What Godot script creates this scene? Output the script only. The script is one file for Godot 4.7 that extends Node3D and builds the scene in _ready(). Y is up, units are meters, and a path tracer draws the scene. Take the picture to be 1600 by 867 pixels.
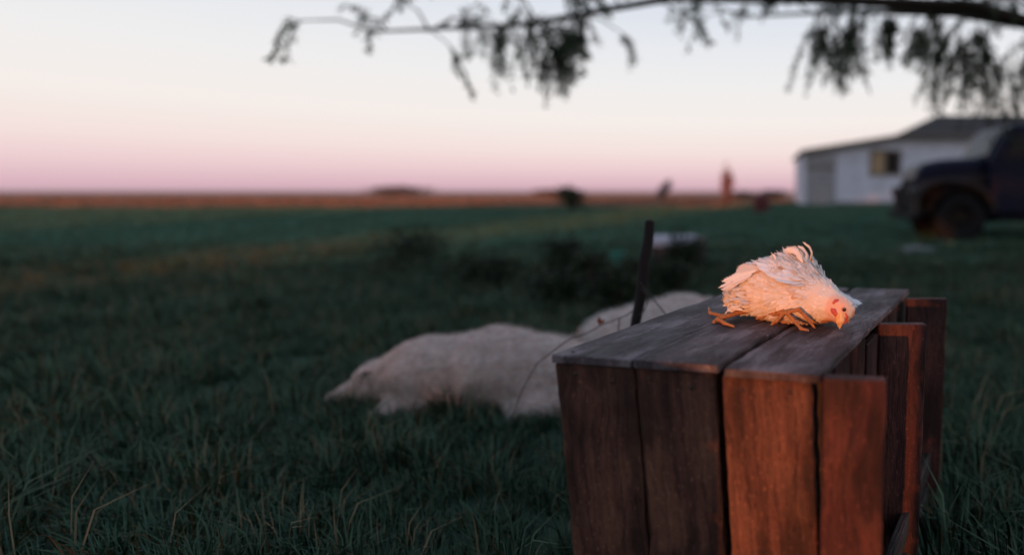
extends Node3D
# A white chicken lying on a weathered wooden box in a farmyard at dusk. Units metres, y up, the camera looks along -z.

var rng := RandomNumberGenerator.new()
var noise := FastNoiseLite.new()
var taken := {}
var M := {}

# ---------------------------------------------------------------- mesh buffer
class Buf:
	var v := PackedVector3Array()
	var n := PackedVector3Array()
	var c := PackedColorArray()
	var uv := PackedVector2Array()
	var ix := PackedInt32Array()
	func add(p: Vector3, nn: Vector3, col := Color.WHITE, t := Vector2.ZERO) -> int:
		v.append(p); n.append(nn); c.append(col); uv.append(t)
		return v.size() - 1
	func tri(a: int, b: int, d: int) -> void:
		ix.append(a); ix.append(b); ix.append(d)
	func smooth() -> void:
		n.fill(Vector3.ZERO)
		for i in range(0, ix.size(), 3):
			var a := ix[i]; var b := ix[i + 1]; var d := ix[i + 2]
			var f := (v[d] - v[a]).cross(v[b] - v[a])
			n[a] += f; n[b] += f; n[d] += f
		for i in n.size():
			n[i] = n[i].normalized() if n[i].length_squared() > 1e-20 else Vector3.UP
	func mesh() -> ArrayMesh:
		for i in range(0, ix.size(), 3):        # turn each face to the side its normals point to
			var p := ix[i]; var q := ix[i + 1]; var w := ix[i + 2]
			if (v[w] - v[p]).cross(v[q] - v[p]).dot(n[p] + n[q] + n[w]) < 0.0:
				ix[i + 1] = w; ix[i + 2] = q
		var a := []
		a.resize(Mesh.ARRAY_MAX)
		a[Mesh.ARRAY_VERTEX] = v; a[Mesh.ARRAY_NORMAL] = n; a[Mesh.ARRAY_COLOR] = c; a[Mesh.ARRAY_TEX_UV] = uv; a[Mesh.ARRAY_INDEX] = ix
		var m := ArrayMesh.new()
		m.add_surface_from_arrays(Mesh.PRIMITIVE_TRIANGLES, a)
		return m

# ---------------------------------------------------------------- nodes
func numbered(called: String) -> String:
	var k: int = taken.get(called, 0)
	taken[called] = k + 1
	return called if k == 0 else "%s_%03d" % [called, k]

func tag(o: Node, label: String, category := "", group := "", kind := "") -> void:
	if label: o.set_meta("label", label)
	if category: o.set_meta("category", category)
	if group: o.set_meta("group", group)
	if kind: o.set_meta("kind", kind)

func base(called: String, at: Vector3, label: String, category: String, group := "") -> Node3D:
	var o := Node3D.new()
	o.name = numbered(called)
	add_child(o)
	o.position = at
	tag(o, label, category, group)
	return o

func put(called: String, m: Mesh, material: Material, parent: Node, at := Vector3.ZERO) -> MeshInstance3D:
	var o := MeshInstance3D.new()
	o.name = numbered(called) if parent == self else called
	o.mesh = m
	o.material_override = material
	o.position = at
	parent.add_child(o, true)
	return o

# ---------------------------------------------------------------- shapes
func tube(b: Buf, pts: Array, radii: Array, sides := 8, col := Color.WHITE) -> void:
	var up := Vector3.UP
	var start := b.v.size()
	var m := pts.size()
	var prev := Vector3.ZERO
	for i in m:
		var d: Vector3 = (pts[mini(i + 1, m - 1)] - pts[maxi(i - 1, 0)]).normalized()
		if i == 0:
			prev = d.cross(Vector3(0.31, 0.2, 0.93)).normalized()
		var x: Vector3 = (prev - d * prev.dot(d)).normalized()
		prev = x
		var y := d.cross(x)
		for k in sides:
			var a := TAU * k / sides
			var q := x * cos(a) + y * sin(a)
			b.add(pts[i] + q * radii[i], q, col, Vector2(float(k) / sides, float(i) / m))
	for i in m - 1:
		for k in sides:
			var p0 := start + i * sides + k
			var p1 := start + i * sides + (k + 1) % sides
			b.tri(p0, p0 + sides, p1); b.tri(p1, p0 + sides, p1 + sides)
	for e in [0, m - 1]:
		var dd: Vector3 = (pts[1] - pts[0]).normalized() * -1.0 if e == 0 else (pts[m - 1] - pts[m - 2]).normalized()
		var cc := b.add(pts[e] + dd * radii[e] * 0.5, dd, col)
		for k in sides:
			var q0: int = start + e * sides + k
			var q1: int = start + e * sides + (k + 1) % sides
			if e == 0: b.tri(cc, q0, q1)
			else: b.tri(cc, q1, q0)

func quad(st: SurfaceTool, a: Vector3, b: Vector3, c: Vector3, d: Vector3, ua := Vector2.ZERO, ub := Vector2.RIGHT, uc := Vector2.ONE, ud := Vector2.DOWN) -> void:
	for e in [[a, ua], [b, ub], [c, uc], [a, ua], [c, uc], [d, ud]]:
		st.set_uv(e[1]); st.add_vertex(e[0])

func flat_st() -> SurfaceTool:
	var st := SurfaceTool.new()
	st.begin(Mesh.PRIMITIVE_TRIANGLES)
	st.set_smooth_group(-1)
	return st

func done(st: SurfaceTool) -> Mesh:
	st.generate_normals()
	st.generate_tangents()
	return st.commit()

# A sawn board from a corner, along its length l, width w and thickness t, with worn, uneven chamfered edges.
func plank(o: Vector3, l: Vector3, w: Vector3, t: Vector3, n := 12, wear := 0.0016, cham := 0.0028) -> Mesh:
	var st := flat_st()
	var lw := w.length(); var lt := t.length(); var ll := l.length()
	var ca := cham / lw; var cb := cham / lt
	var sec := [Vector2(ca, 0), Vector2(1 - ca, 0), Vector2(1, cb), Vector2(1, 1 - cb), Vector2(1 - ca, 1), Vector2(ca, 1), Vector2(0, 1 - cb), Vector2(0, cb)]
	var per := [0.0]
	for k in 8:
		var dlt: Vector2 = sec[(k + 1) % 8] - sec[k]
		per.append(per[k] + Vector2(dlt.x * lw, dlt.y * lt).length())
	var off := Vector2(rng.randf() * 0.35, rng.randf() * 0.5)
	var sd := rng.randf() * 500.0
	var rings := []
	var at := [0.0]
	for i in n + 1: at.append(clampf(float(i) / n, cham / ll, 1 - cham / ll))
	at.append(1.0)
	var wn := w / lw; var tn := t / lt
	for i in at.size():
		var s: float = at[i]
		var ring := []
		var shrink := cham if i == 0 or i == at.size() - 1 else 0.0
		for k in 8:
			var q: Vector2 = sec[k]
			var p: Vector3 = o + l * s + w * q.x + t * q.y
			var j1 := noise.get_noise_3d(s * ll * 900.0, k * 55.0, sd) * wear * 2.0
			var j2 := noise.get_noise_3d(s * ll * 900.0, k * 55.0 + 300.0, sd) * wear
			p += wn * (j1 + shrink * (1.0 if q.x < 0.5 else -1.0)) + tn * (j2 + shrink * 0.6 * (1.0 if q.y < 0.5 else -1.0))
			ring.append(p)
		rings.append(ring)
	for i in rings.size() - 1:
		for k in 8:
			var k2 := (k + 1) % 8
			var v0: float = at[i] * ll / 1.6 + off.y; var v1: float = at[i + 1] * ll / 1.6 + off.y
			var u0: float = per[k] / 0.4 + off.x; var u1: float = per[k + 1] / 0.4 + off.x
			quad(st, rings[i][k], rings[i + 1][k], rings[i + 1][k2], rings[i][k2], Vector2(u0, v0), Vector2(u0, v1), Vector2(u1, v1), Vector2(u1, v0))
	for e in [0, rings.size() - 1]:
		var r: Array = rings[e]
		for k in range(1, 7):
			for id in ([0, k, k + 1] if e == 0 else [0, k + 1, k]):
				st.set_uv(Vector2(sec[id].x * lw / 0.4 + off.x, off.y + sec[id].y * lt * 0.6)); st.add_vertex(r[id])
	return done(st)

func box(o: Vector3, s: Vector3, cham := 0.01) -> Mesh:
	return plank(o, Vector3(0, s.y, 0), Vector3(s.x, 0, 0), Vector3(0, 0, s.z), 2, 0.0, cham)

# A side outline in x, y pushed out along z with a rounded edge.
func extrude(poly: PackedVector2Array, z0: float, z1: float, r := 0.03) -> Mesh:
	var st := flat_st()
	if Geometry2D.is_polygon_clockwise(poly): poly.reverse()
	var layers := []
	for a in [0.0, 0.35, 0.7, 1.0]:
		var inset := r * (1.0 - sin(a * PI / 2))
		var dz := r * (1.0 - cos(a * PI / 2))
		layers.append([inset, dz])
	var rings := []
	for L in layers: rings.append([offset_poly(poly, L[0]), z0 + L[1]])
	for i in range(layers.size() - 1, -1, -1): rings.append([offset_poly(poly, layers[i][0]), z1 - layers[i][1]])
	var m := poly.size()
	for i in rings.size() - 1:
		for k in m:
			var k2 := (k + 1) % m
			var a: PackedVector2Array = rings[i][0]; var b: PackedVector2Array = rings[i + 1][0]
			var za: float = rings[i][1]; var zb: float = rings[i + 1][1]
			quad(st, Vector3(a[k].x, a[k].y, za), Vector3(a[k2].x, a[k2].y, za), Vector3(b[k2].x, b[k2].y, zb), Vector3(b[k].x, b[k].y, zb))
	for e in [0, rings.size() - 1]:
		var p: PackedVector2Array = rings[e][0]
		var id := Geometry2D.triangulate_polygon(p)
		var zz: float = rings[e][1]
		for i in range(0, id.size(), 3):
			for q in [id[i], id[i + 1], id[i + 2]]:
				st.set_uv(p[q]); st.add_vertex(Vector3(p[q].x, p[q].y, zz))
	return done(st)

func offset_poly(p: PackedVector2Array, d: float) -> PackedVector2Array:
	var out := PackedVector2Array()
	var m := p.size()
	for i in m:
		var a := (p[i] - p[(i + m - 1) % m]).normalized(); var b := (p[(i + 1) % m] - p[i]).normalized()
		var na := Vector2(-a.y, a.x); var nb := Vector2(-b.y, b.x)
		var h := (na + nb).normalized()
		out.append(p[i] + h * d / maxf(0.45, h.dot(na)))
	return out

# Surface nets over a distance field.
func nets(field: Callable, lo: Vector3, hi: Vector3, cell: float) -> Buf:
	var b := Buf.new()
	var nx := int((hi.x - lo.x) / cell) + 2; var ny := int((hi.y - lo.y) / cell) + 2; var nz := int((hi.z - lo.z) / cell) + 2
	var g := PackedFloat32Array(); g.resize(nx * ny * nz)
	var i := 0
	for z in nz:
		for y in ny:
			for x in nx:
				g[i] = field.call(lo + Vector3(x, y, z) * cell); i += 1
	var id := PackedInt32Array(); id.resize(nx * ny * nz); id.fill(-1)
	var sy := nx; var sz := nx * ny
	var corner := [0, 1, sy, sy + 1, sz, sz + 1, sz + sy, sz + sy + 1]
	var edges := [[0, 1], [2, 3], [4, 5], [6, 7], [0, 2], [1, 3], [4, 6], [5, 7], [0, 4], [1, 5], [2, 6], [3, 7]]
	for z in nz - 1:
		for y in ny - 1:
			for x in nx - 1:
				var o := x + y * sy + z * sz
				var inside := 0
				for k in 8:
					if g[o + corner[k]] < 0.0: inside += 1
				if inside == 0 or inside == 8: continue
				var sum := Vector3.ZERO; var cnt := 0
				for e in edges:
					var a := g[o + corner[e[0]]]; var c := g[o + corner[e[1]]]
					if (a < 0.0) != (c < 0.0):
						var t := a / (a - c)
						var pa := Vector3(e[0] & 1, (e[0] >> 1) & 1, e[0] >> 2); var pc := Vector3(e[1] & 1, (e[1] >> 1) & 1, e[1] >> 2)
						sum += pa.lerp(pc, t); cnt += 1
				id[o] = b.add(lo + (Vector3(x, y, z) + sum / cnt) * cell, Vector3.UP)
	for z in range(1, nz - 1):
		for y in range(1, ny - 1):
			for x in range(1, nx - 1):
				var o := x + y * sy + z * sz
				var s0 := g[o] < 0.0
				for ax in 3:
					var st: int = [1, sy, sz][ax]
					if s0 == (g[o + st] < 0.0): continue
					var u: int = [sy, sz, 1][ax]; var w: int = [sz, 1, sy][ax]
					var q := [id[o], id[o - u], id[o - u - w], id[o - w]]
					if q.min() < 0: continue
					if s0:
						b.tri(q[0], q[2], q[1]); b.tri(q[0], q[3], q[2])
					else:
						b.tri(q[0], q[1], q[2]); b.tri(q[0], q[2], q[3])
	b.smooth()
	var votes := 0
	for k in range(0, b.v.size(), 7):
		votes += 1 if field.call(b.v[k] + b.n[k] * cell) > field.call(b.v[k] - b.n[k] * cell) else -1
	if votes < 0:
		for k in b.n.size(): b.n[k] = -b.n[k]
	return b

func bones(p: Vector3, list: Array, k: float) -> float:
	var d := 1e3
	for e in list:
		var a: Vector3 = e[0]; var ab: Vector3 = e[1] - a
		var t := clampf((p - a).dot(ab) / maxf(ab.length_squared(), 1e-9), 0.0, 1.0)
		var q: float = p.distance_to(a + ab * t) - lerpf(e[2], e[3], t)
		var h := maxf(k - absf(d - q), 0.0) / k
		d = minf(d, q) - h * h * k * 0.25
	return d

# ---------------------------------------------------------------- materials
func lin(r: float, g: float, b: float) -> Color:
	return Color(r, g, b).linear_to_srgb()

func mat(c: Color, rough := 0.8, spec := 0.35) -> StandardMaterial3D:
	var m := StandardMaterial3D.new()
	m.albedo_color = c; m.roughness = rough; m.metallic_specular = spec
	return m

func vmat(rough := 0.8, spec := 0.3) -> StandardMaterial3D:
	var m := mat(Color.WHITE, rough, spec)
	m.vertex_color_use_as_albedo = true
	m.cull_mode = BaseMaterial3D.CULL_DISABLED
	return m

# Weathered timber: long grain, darker checks, bleached and stained patches, scratches.
func wood(dark: Vector3, pale: Vector3, bleach: Vector3, amount: float, sd: int) -> StandardMaterial3D:
	var w := 384; var h := 1024
	var im := Image.create(w, h, false, Image.FORMAT_RGB8)
	var hm := Image.create(w, h, false, Image.FORMAT_RGB8)
	var n1 := FastNoiseLite.new(); n1.seed = sd; n1.noise_type = FastNoiseLite.TYPE_SIMPLEX_SMOOTH; n1.fractal_octaves = 3; n1.frequency = 0.01
	var n2 := FastNoiseLite.new(); n2.seed = sd + 7; n2.fractal_octaves = 4; n2.frequency = 0.012
	for y in h:
		for x in w:
			var warp := n2.get_noise_2d(x * 0.35, y * 0.25) * 26.0
			var grain := n1.get_noise_2d((x + warp) * 9.0, y * 0.45)
			var ring := sin((x + warp * 1.7) * 0.21 + n1.get_noise_2d(x * 0.5, y * 0.2) * 5.0)
			var patch := n2.get_noise_2d(x * 0.9 + 300.0, y * 0.5)
			var fine := n1.get_noise_2d(x * 21.0, y * 3.0 + 900.0)
			var t := clampf(0.48 + grain * 0.5 + ring * 0.13 + fine * 0.22, 0.0, 1.0)
			var col := dark.lerp(pale, t)
			var bl := clampf((patch + 0.12 + fine * 0.25) * 2.4, 0.0, 1.0) * amount
			col = col.lerp(bleach * (0.75 + 0.4 * t), bl)
			var speck := n2.get_noise_2d(x * 9.0 + 70.0, y * 7.0)
			if speck > 0.42: col = col.lerp(bleach * 1.35, clampf((speck - 0.42) * 5.0, 0.0, 0.6))
			if speck < -0.45: col *= 0.6
			var crack := n1.get_noise_2d((x + warp) * 5.0 + 40.0, y * 0.16)
			var deep := 0.0
			if absf(crack) < 0.014 and n2.get_noise_2d(x * 0.3, y * 0.3 + 50.0) > 0.05:
				deep = 0.5; col *= 0.35
			var stain := n2.get_noise_2d(x * 0.55 + 900.0, y * 0.30 + 700.0) + fine * 0.10
			col *= lerpf(1.12, 0.50, smoothstep(-0.12, 0.22, stain))
			var scratch := n1.get_noise_2d(x * 2.6 + y * 1.1, y * 0.3 - x * 0.2 + 77.0)
			if absf(scratch) < 0.006 and patch > 0.0: col = col.lerp(bleach * 1.5, 0.55)
			im.set_pixel(x, y, Color(col.x, col.y, col.z).linear_to_srgb())
			var hh := clampf(0.55 + grain * 0.35 + fine * 0.2 + ring * 0.08 - deep, 0.0, 1.0)
			hm.set_pixel(x, y, Color(hh, hh, hh))
	hm.bump_map_to_normal_map(3.0)
	var m := StandardMaterial3D.new()
	m.albedo_texture = ImageTexture.create_from_image(im)
	m.normal_enabled = true
	m.normal_texture = ImageTexture.create_from_image(hm)
	m.normal_scale = 0.8
	m.roughness = 0.72
	m.metallic_specular = 0.4
	return m

# Colour that varies in patches, for ground and walls, laid on in world space.
func patchy(stops: Array, freq: float, size: float, rough := 0.95, sd := 1) -> StandardMaterial3D:
	var n := FastNoiseLite.new(); n.seed = sd; n.frequency = freq; n.fractal_octaves = 5
	var g := Gradient.new()
	var offs := PackedFloat32Array(); var cols := PackedColorArray()
	for i in stops.size():
		offs.append(float(i) / (stops.size() - 1)); cols.append(Color(stops[i].x, stops[i].y, stops[i].z).linear_to_srgb())
	g.offsets = offs; g.colors = cols
	var t := NoiseTexture2D.new()
	t.width = 512; t.height = 512; t.seamless = true; t.noise = n; t.color_ramp = g; t.generate_mipmaps = false
	var m := StandardMaterial3D.new()
	m.albedo_texture = t
	m.uv1_triplanar = true; m.uv1_world_triplanar = true
	m.uv1_scale = Vector3.ONE / size
	m.roughness = rough; m.metallic_specular = 0.2
	return m

func ground_y(x: float, z: float) -> float:
	var t := clampf((-z - 4.0) / 20.0, 0.0, 1.0)
	var near := clampf((-z - 20.0) / 20.0, 0.0, 1.0)
	return 0.42 * t * t * (3.0 - 2.0 * t) + noise.get_noise_2d(x * 6.0, z * 6.0) * 0.05 * (1.0 - near)

func _ready() -> void:
	rng.seed = 11
	noise.seed = 5
	noise.frequency = 0.02
	stage()
	materials()
	setting()
	farm_house()
	truck()
	overhead_tree()
	windbreak()
	far_plants()
	wooden_box()
	slatted_pen()
	fence()
	pigs()
	yard_things()
	chicken()
	grass()

# ---------------------------------------------------------------- camera, sky, sun
func stage() -> void:
	var near := 0.05
	var cam := Camera3D.new()
	cam.name = "camera"
	add_child(cam)
	cam.position = Vector3(0, 1.0, 0)
	cam.rotation.x = -deg_to_rad(7.571)
	cam.projection = Camera3D.PROJECTION_FRUSTUM
	cam.near = near
	cam.far = 4000.0
	cam.size = near * 867.0 / 869.0
	cam.frustum_offset = Vector2(-388.5, -18.0) / 869.0 * near
	cam.current = true

	var lens := CameraAttributesPhysical.new()
	lens.frustum_focal_length = 80.0
	lens.exposure_aperture = 2.8
	lens.frustum_focus_distance = 1.32

	var e := Environment.new()
	e.background_mode = Environment.BG_SKY
	e.tonemap_mode = Environment.TONE_MAPPER_LINEAR
	e.tonemap_exposure = 1.0
	e.sdfgi_enabled = true
	e.ssao_enabled = true
	e.ssil_enabled = true
	var sky := Sky.new()
	var pm := PanoramaSkyMaterial.new()
	pm.panorama = ImageTexture.create_from_image(dusk_sky())
	sky.sky_material = pm
	e.sky = sky
	var we := WorldEnvironment.new()
	we.name = "world"
	we.environment = e
	we.camera_attributes = lens
	add_child(we)

	var sun := DirectionalLight3D.new()
	sun.name = "sun"
	add_child(sun)
	sun.rotation_degrees = Vector3(-4.0, -20.0, 0)
	sun.light_color = lin(1.0, 0.31, 0.085)
	sun.light_energy = 1.15
	sun.light_angular_distance = 0.5
	sun.shadow_enabled = true

func dusk_sky() -> Image:
	var w := 512; var h := 512
	var im := Image.create(w, h, false, Image.FORMAT_RGBF)
	var deg := [0.0, 0.8, 2.4, 4.0, 6.5, 10.5, 14.0, 18.0, 40.0, 90.0]
	var col := [Vector3(0.62, 0.40, 0.47), Vector3(0.72, 0.47, 0.54), Vector3(0.86, 0.64, 0.65), Vector3(0.91, 0.76, 0.73), Vector3(0.92, 0.85, 0.81), Vector3(0.87, 0.86, 0.86), Vector3(0.80, 0.82, 0.86), Vector3(0.70, 0.75, 0.84), Vector3(0.48, 0.57, 0.76), Vector3(0.36, 0.45, 0.66)]
	for y in h:
		var el := 90.0 - (y + 0.5) / h * 180.0
		var c: Vector3 = col[0]
		if el > 0.0:
			for k in 9:
				if el >= deg[k] and el <= deg[k + 1]:
					var t: float = (el - deg[k]) / (deg[k + 1] - deg[k])
					c = col[k].lerp(col[k + 1], t)
		else:
			c = Vector3(0.10, 0.09, 0.08)
		for x in w:
			im.set_pixel(x, y, Color(c.x, c.y, c.z))
	return im

# ---------------------------------------------------------------- shared materials
func materials() -> void:
	M.lid = wood(Vector3(0.027, 0.018, 0.020), Vector3(0.078, 0.055, 0.058), Vector3(0.165, 0.135, 0.142), 0.7, 3)
	M.front = wood(Vector3(0.035, 0.013, 0.009), Vector3(0.11, 0.042, 0.027), Vector3(0.17, 0.075, 0.045), 0.4, 21)
	M.red = wood(Vector3(0.022, 0.006, 0.006), Vector3(0.070, 0.019, 0.016), Vector3(0.13, 0.045, 0.028), 0.3, 42)
	M.post = wood(Vector3(0.016, 0.012, 0.011), Vector3(0.05, 0.037, 0.033), Vector3(0.09, 0.07, 0.06), 0.3, 77)
	M.wire = mat(lin(0.03, 0.018, 0.014), 0.7, 0.5)
	M.nail = mat(lin(0.05, 0.03, 0.022), 0.6, 0.5)
	M.leaf = vmat(0.65, 0.3)
	M.leaf.backlight_enabled = true
	M.leaf.backlight = lin(0.02, 0.04, 0.015)
	M.bark = patchy([Vector3(0.02, 0.016, 0.013), Vector3(0.07, 0.055, 0.045)], 0.03, 0.5)
	M.wall = patchy([Vector3(0.45, 0.45, 0.51), Vector3(0.56, 0.56, 0.63), Vector3(0.60, 0.60, 0.66)], 0.01, 4.0, 0.8, 8)
	M.door = patchy([Vector3(0.16, 0.16, 0.17), Vector3(0.30, 0.29, 0.30), Vector3(0.44, 0.42, 0.41)], 0.02, 2.0, 0.85, 9)
	M.roof = patchy([Vector3(0.030, 0.026, 0.026), Vector3(0.06, 0.05, 0.05)], 0.02, 2.0, 0.8, 10)
	M.trim = mat(lin(0.16, 0.13, 0.10), 0.7)
	M.glass = mat(lin(0.010, 0.010, 0.012), 0.2, 0.25)
	M.curtain = mat(lin(0.36, 0.25, 0.15), 0.9)
	M.navy = patchy([Vector3(0.008, 0.009, 0.020), Vector3(0.016, 0.018, 0.038)], 0.02, 1.2, 0.35, 12)
	M.rust = patchy([Vector3(0.014, 0.011, 0.011), Vector3(0.034, 0.025, 0.023), Vector3(0.05, 0.038, 0.035)], 0.02, 1.0, 0.6, 13)
	M.rubber = mat(lin(0.012, 0.012, 0.013), 0.85, 0.25)
	M.chrome = mat(lin(0.05, 0.045, 0.045), 0.5, 0.4)

# ---------------------------------------------------------------- ground
func setting() -> void:
	var b := Buf.new()
	var xs := []; var zs := []
	for i in 81:
		var t := (i - 40) / 40.0
		xs.append(signf(t) * (14.0 * absf(t) + 1500.0 * pow(absf(t), 6.0)))
	for i in 101:
		var t := i / 100.0
		zs.append(60.0 - 75.0 * t - 40.0 * t * t - 1500.0 * pow(t, 9.0))
	for z in zs:
		for x in xs:
			b.add(Vector3(x, ground_y(x, z), z), Vector3.UP, Color.WHITE, Vector2(x, z))
	for j in zs.size() - 1:
		for i in xs.size() - 1:
			var p := j * xs.size() + i
			b.tri(p, p + 1, p + xs.size()); b.tri(p + 1, p + xs.size() + 1, p + xs.size())
	b.smooth()
	for i in b.n.size():
		if b.n[i].y < 0.0: b.n[i] = -b.n[i]
	var soil := patchy([Vector3(0.014, 0.026, 0.018), Vector3(0.026, 0.052, 0.034), Vector3(0.034, 0.062, 0.040)], 0.012, 7.0, 0.95, 2)
	var o := put("ground", b.mesh(), soil, self)
	tag(o, "dark green grassy farmyard ground reaching to the horizon", "ground", "", "structure")
	# the dry field beyond the lawn
	var f := Buf.new()
	var rows := [-24.5, -28.0, -33.0, -36.0, -40.0, -46.0, -55.0, -70.0, -100.0, -200.0, -420.0]
	for z in rows:
		for i in 61:
			var x: float = (i - 30) / 30.0 * absf(i - 30) / 30.0 * 2.2 * -z
			var zz: float = z
			if z == -24.5: zz = lerpf(-20.0, -24.6, smoothstep(-1.5, 1.2, x)) + noise.get_noise_2d(x * 8.0, 3.0) * 1.5
			f.add(Vector3(x, ground_y(x, zz) + 0.02, zz), Vector3.UP)
	for j in rows.size() - 1:
		for i in 60:
			var p := j * 61 + i
			f.tri(p, p + 61, p + 1); f.tri(p + 1, p + 61, p + 62)
	var dry := patchy([Vector3(0.17, 0.095, 0.07), Vector3(0.27, 0.15, 0.105), Vector3(0.36, 0.20, 0.14)], 0.01, 20.0, 0.95, 4)
	tag(put("dry_field", f.mesh(), dry, self), "reddish brown dry field along the horizon", "field", "", "structure")

# ---------------------------------------------------------------- house
func farm_house() -> void:
	var g := 0.38
	var h := base("farm_house", Vector3(1.69, g, -23.2), "white farm house with low sloping annex roof and one curtained window", "house")
	# annex front wall in pieces round the window (x 2.85..4.05, y 1.37..2.27), its top following the roof
	var top := func(x: float) -> float: return 2.22 + x / 4.24 * 0.66
	var st := flat_st()
	var cols := [0.13, 0.19, 1.42, 2.85, 4.05, 4.30]
	for i in 5:
		var x0: float = cols[i]; var x1: float = cols[i + 1]
		var spans := [[0.0, 0.0, top.call(x0), top.call(x1)]]
		if i == 3: spans = [[0.0, 0.0, 1.37, 1.37], [2.27, 2.27, top.call(x0), top.call(x1)]]
		for s in spans:
			var zf := 0.0; var zb := -0.2
			var a := Vector3(x0, s[0], zf); var bb := Vector3(x1, s[1], zf); var c := Vector3(x1, s[3], zf); var d := Vector3(x0, s[2], zf)
			quad(st, a, d, c, bb)
			quad(st, a + Vector3(0, 0, zb), bb + Vector3(0, 0, zb), c + Vector3(0, 0, zb), d + Vector3(0, 0, zb))
			quad(st, a, bb, bb + Vector3(0, 0, zb), a + Vector3(0, 0, zb))
			quad(st, d, d + Vector3(0, 0, zb), c + Vector3(0, 0, zb), c)
			if i == 0: quad(st, a, a + Vector3(0, 0, zb), d + Vector3(0, 0, zb), d)
			if i == 2: quad(st, bb, c, c + Vector3(0, 0, zb), bb + Vector3(0, 0, zb))
			if i == 4: quad(st, a, a + Vector3(0, 0, zb), d + Vector3(0, 0, zb), d)
	put("annex_wall", done(st), M.wall, h)
	put("end_wall", box(Vector3(0.13, 0, -6.2), Vector3(0.2, 2.2, 5.99), 0.005), M.wall, h)
	put("foundation", box(Vector3(1.45, -0.2, -0.1), Vector3(9.0, 0.42, 0.16), 0.01), patchy([Vector3(0.10, 0.10, 0.09), Vector3(0.22, 0.21, 0.19)], 0.02, 2.0), h)
	var door := put("barn_door", box(Vector3(0.20, 0.02, 0.0), Vector3(1.22, 2.08, 0.05), 0.01), M.door, h)
	tag(door, "grey weathered boarded door")
	for k in 5:
		put("door_board", box(Vector3(0.2 + k * 0.243, 0.04, 0.052), Vector3(0.225, 2.04, 0.018), 0.004), M.door, door)
	put("door_rail", box(Vector3(0.2, 1.55, 0.072), Vector3(1.2, 0.12, 0.02), 0.004), M.trim, door)
	# window
	var wn := Node3D.new(); wn.name = "window"; h.add_child(wn, true)
	put("frame", box(Vector3(2.80, 2.25, -0.06), Vector3(1.30, 0.08, 0.1), 0.01), M.trim, wn)
	put("sill", box(Vector3(2.78, 1.31, -0.06), Vector3(1.34, 0.07, 0.14), 0.01), M.trim, wn)
	put("frame", box(Vector3(2.80, 1.38, -0.06), Vector3(0.08, 0.87, 0.1), 0.01), M.trim, wn)
	put("frame", box(Vector3(4.02, 1.38, -0.06), Vector3(0.08, 0.87, 0.1), 0.01), M.trim, wn)
	put("mullion", box(Vector3(3.42, 1.38, -0.05), Vector3(0.07, 0.87, 0.08), 0.01), M.trim, wn)
	put("pane", box(Vector3(3.49, 1.38, -0.10), Vector3(0.53, 0.87, 0.012), 0.002), M.glass, wn)
	put("shutter", box(Vector3(2.88, 1.38, -0.04), Vector3(0.54, 0.87, 0.03), 0.006), M.curtain, wn)
	# annex roof: falls to the left
	var rl := Vector3(4.43, 0.689, 0)
	put("annex_roof", plank(Vector3(-0.02, 2.236, 0.3), rl, Vector3(0, 0, -6.8), Vector3(-0.012, 0.08, 0), 6, 0.0, 0.01), M.roof, h)
	put("fascia", plank(Vector3(-0.02, 2.136, 0.32), rl, Vector3(0, 0.11, 0), Vector3(0, 0, -0.03), 4, 0.0, 0.004), M.trim, h)
	# main block
	put("main_wall", box(Vector3(4.30, 0, -7.0), Vector3(9.0, 2.92, 6.99), 0.01), M.wall, h)
	var r := flat_st()
	var e := [Vector3(3.95, 2.90, 0.35), Vector3(13.7, 2.90, 0.35), Vector3(13.7, 2.90, -7.35), Vector3(3.95, 2.90, -7.35)]
	var q := [Vector3(6.5, 4.15, -3.2), Vector3(11.4, 4.15, -3.2)]
	quad(r, e[0], q[0], q[1], e[1]); quad(r, e[2], q[1], q[0], e[3])
	quad(r, e[0], e[1], e[2], e[3])
	for t in [[e[3], q[0], e[0]], [e[1], q[1], e[2]]]:
		for p in t: r.set_uv(Vector2(p.x, p.z)); r.add_vertex(p)
	put("main_roof", done(r), M.roof, h)
	put("gutter", box(Vector3(3.95, 2.80, 0.3), Vector3(9.7, 0.1, 0.08), 0.01), M.trim, h)
	var w2 := Node3D.new(); w2.name = "window"; h.add_child(w2, true)
	put("frame", box(Vector3(8.2, 1.2, -0.005), Vector3(1.2, 1.1, 0.05), 0.01), M.trim, w2)
	put("pane", box(Vector3(8.3, 1.3, 0.046), Vector3(1.0, 0.9, 0.012), 0.002), M.glass, w2)

# ---------------------------------------------------------------- truck
func arc(out: PackedVector2Array, c: Vector2, r: float, a0: float, a1: float, n: int) -> void:
	for i in n + 1:
		var a := deg_to_rad(lerpf(a0, a1, float(i) / n))
		out.append(c + Vector2(cos(a), sin(a)) * r)

func wheel(parent: Node3D, at: Vector3, out_z: float) -> void:
	var w := Node3D.new(); w.name = "wheel"; parent.add_child(w, true); w.position = at
	var prof := [Vector2(0.24, 0.10), Vector2(0.36, 0.115), Vector2(0.42, 0.10), Vector2(0.45, 0.06), Vector2(0.455, 0.0), Vector2(0.45, -0.06), Vector2(0.42, -0.10), Vector2(0.36, -0.115), Vector2(0.24, -0.10)]
	put("tyre", lathe_z(prof, 36), M.rubber, w)
	var rp := [Vector2(0.0, 0.05), Vector2(0.08, 0.055), Vector2(0.09, 0.03), Vector2(0.19, 0.02), Vector2(0.22, 0.085), Vector2(0.245, 0.09)]
	for i in rp.size(): rp[i].y *= signf(out_z)
	put("rim", lathe_z(rp, 28), M.rubber, w)

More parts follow.
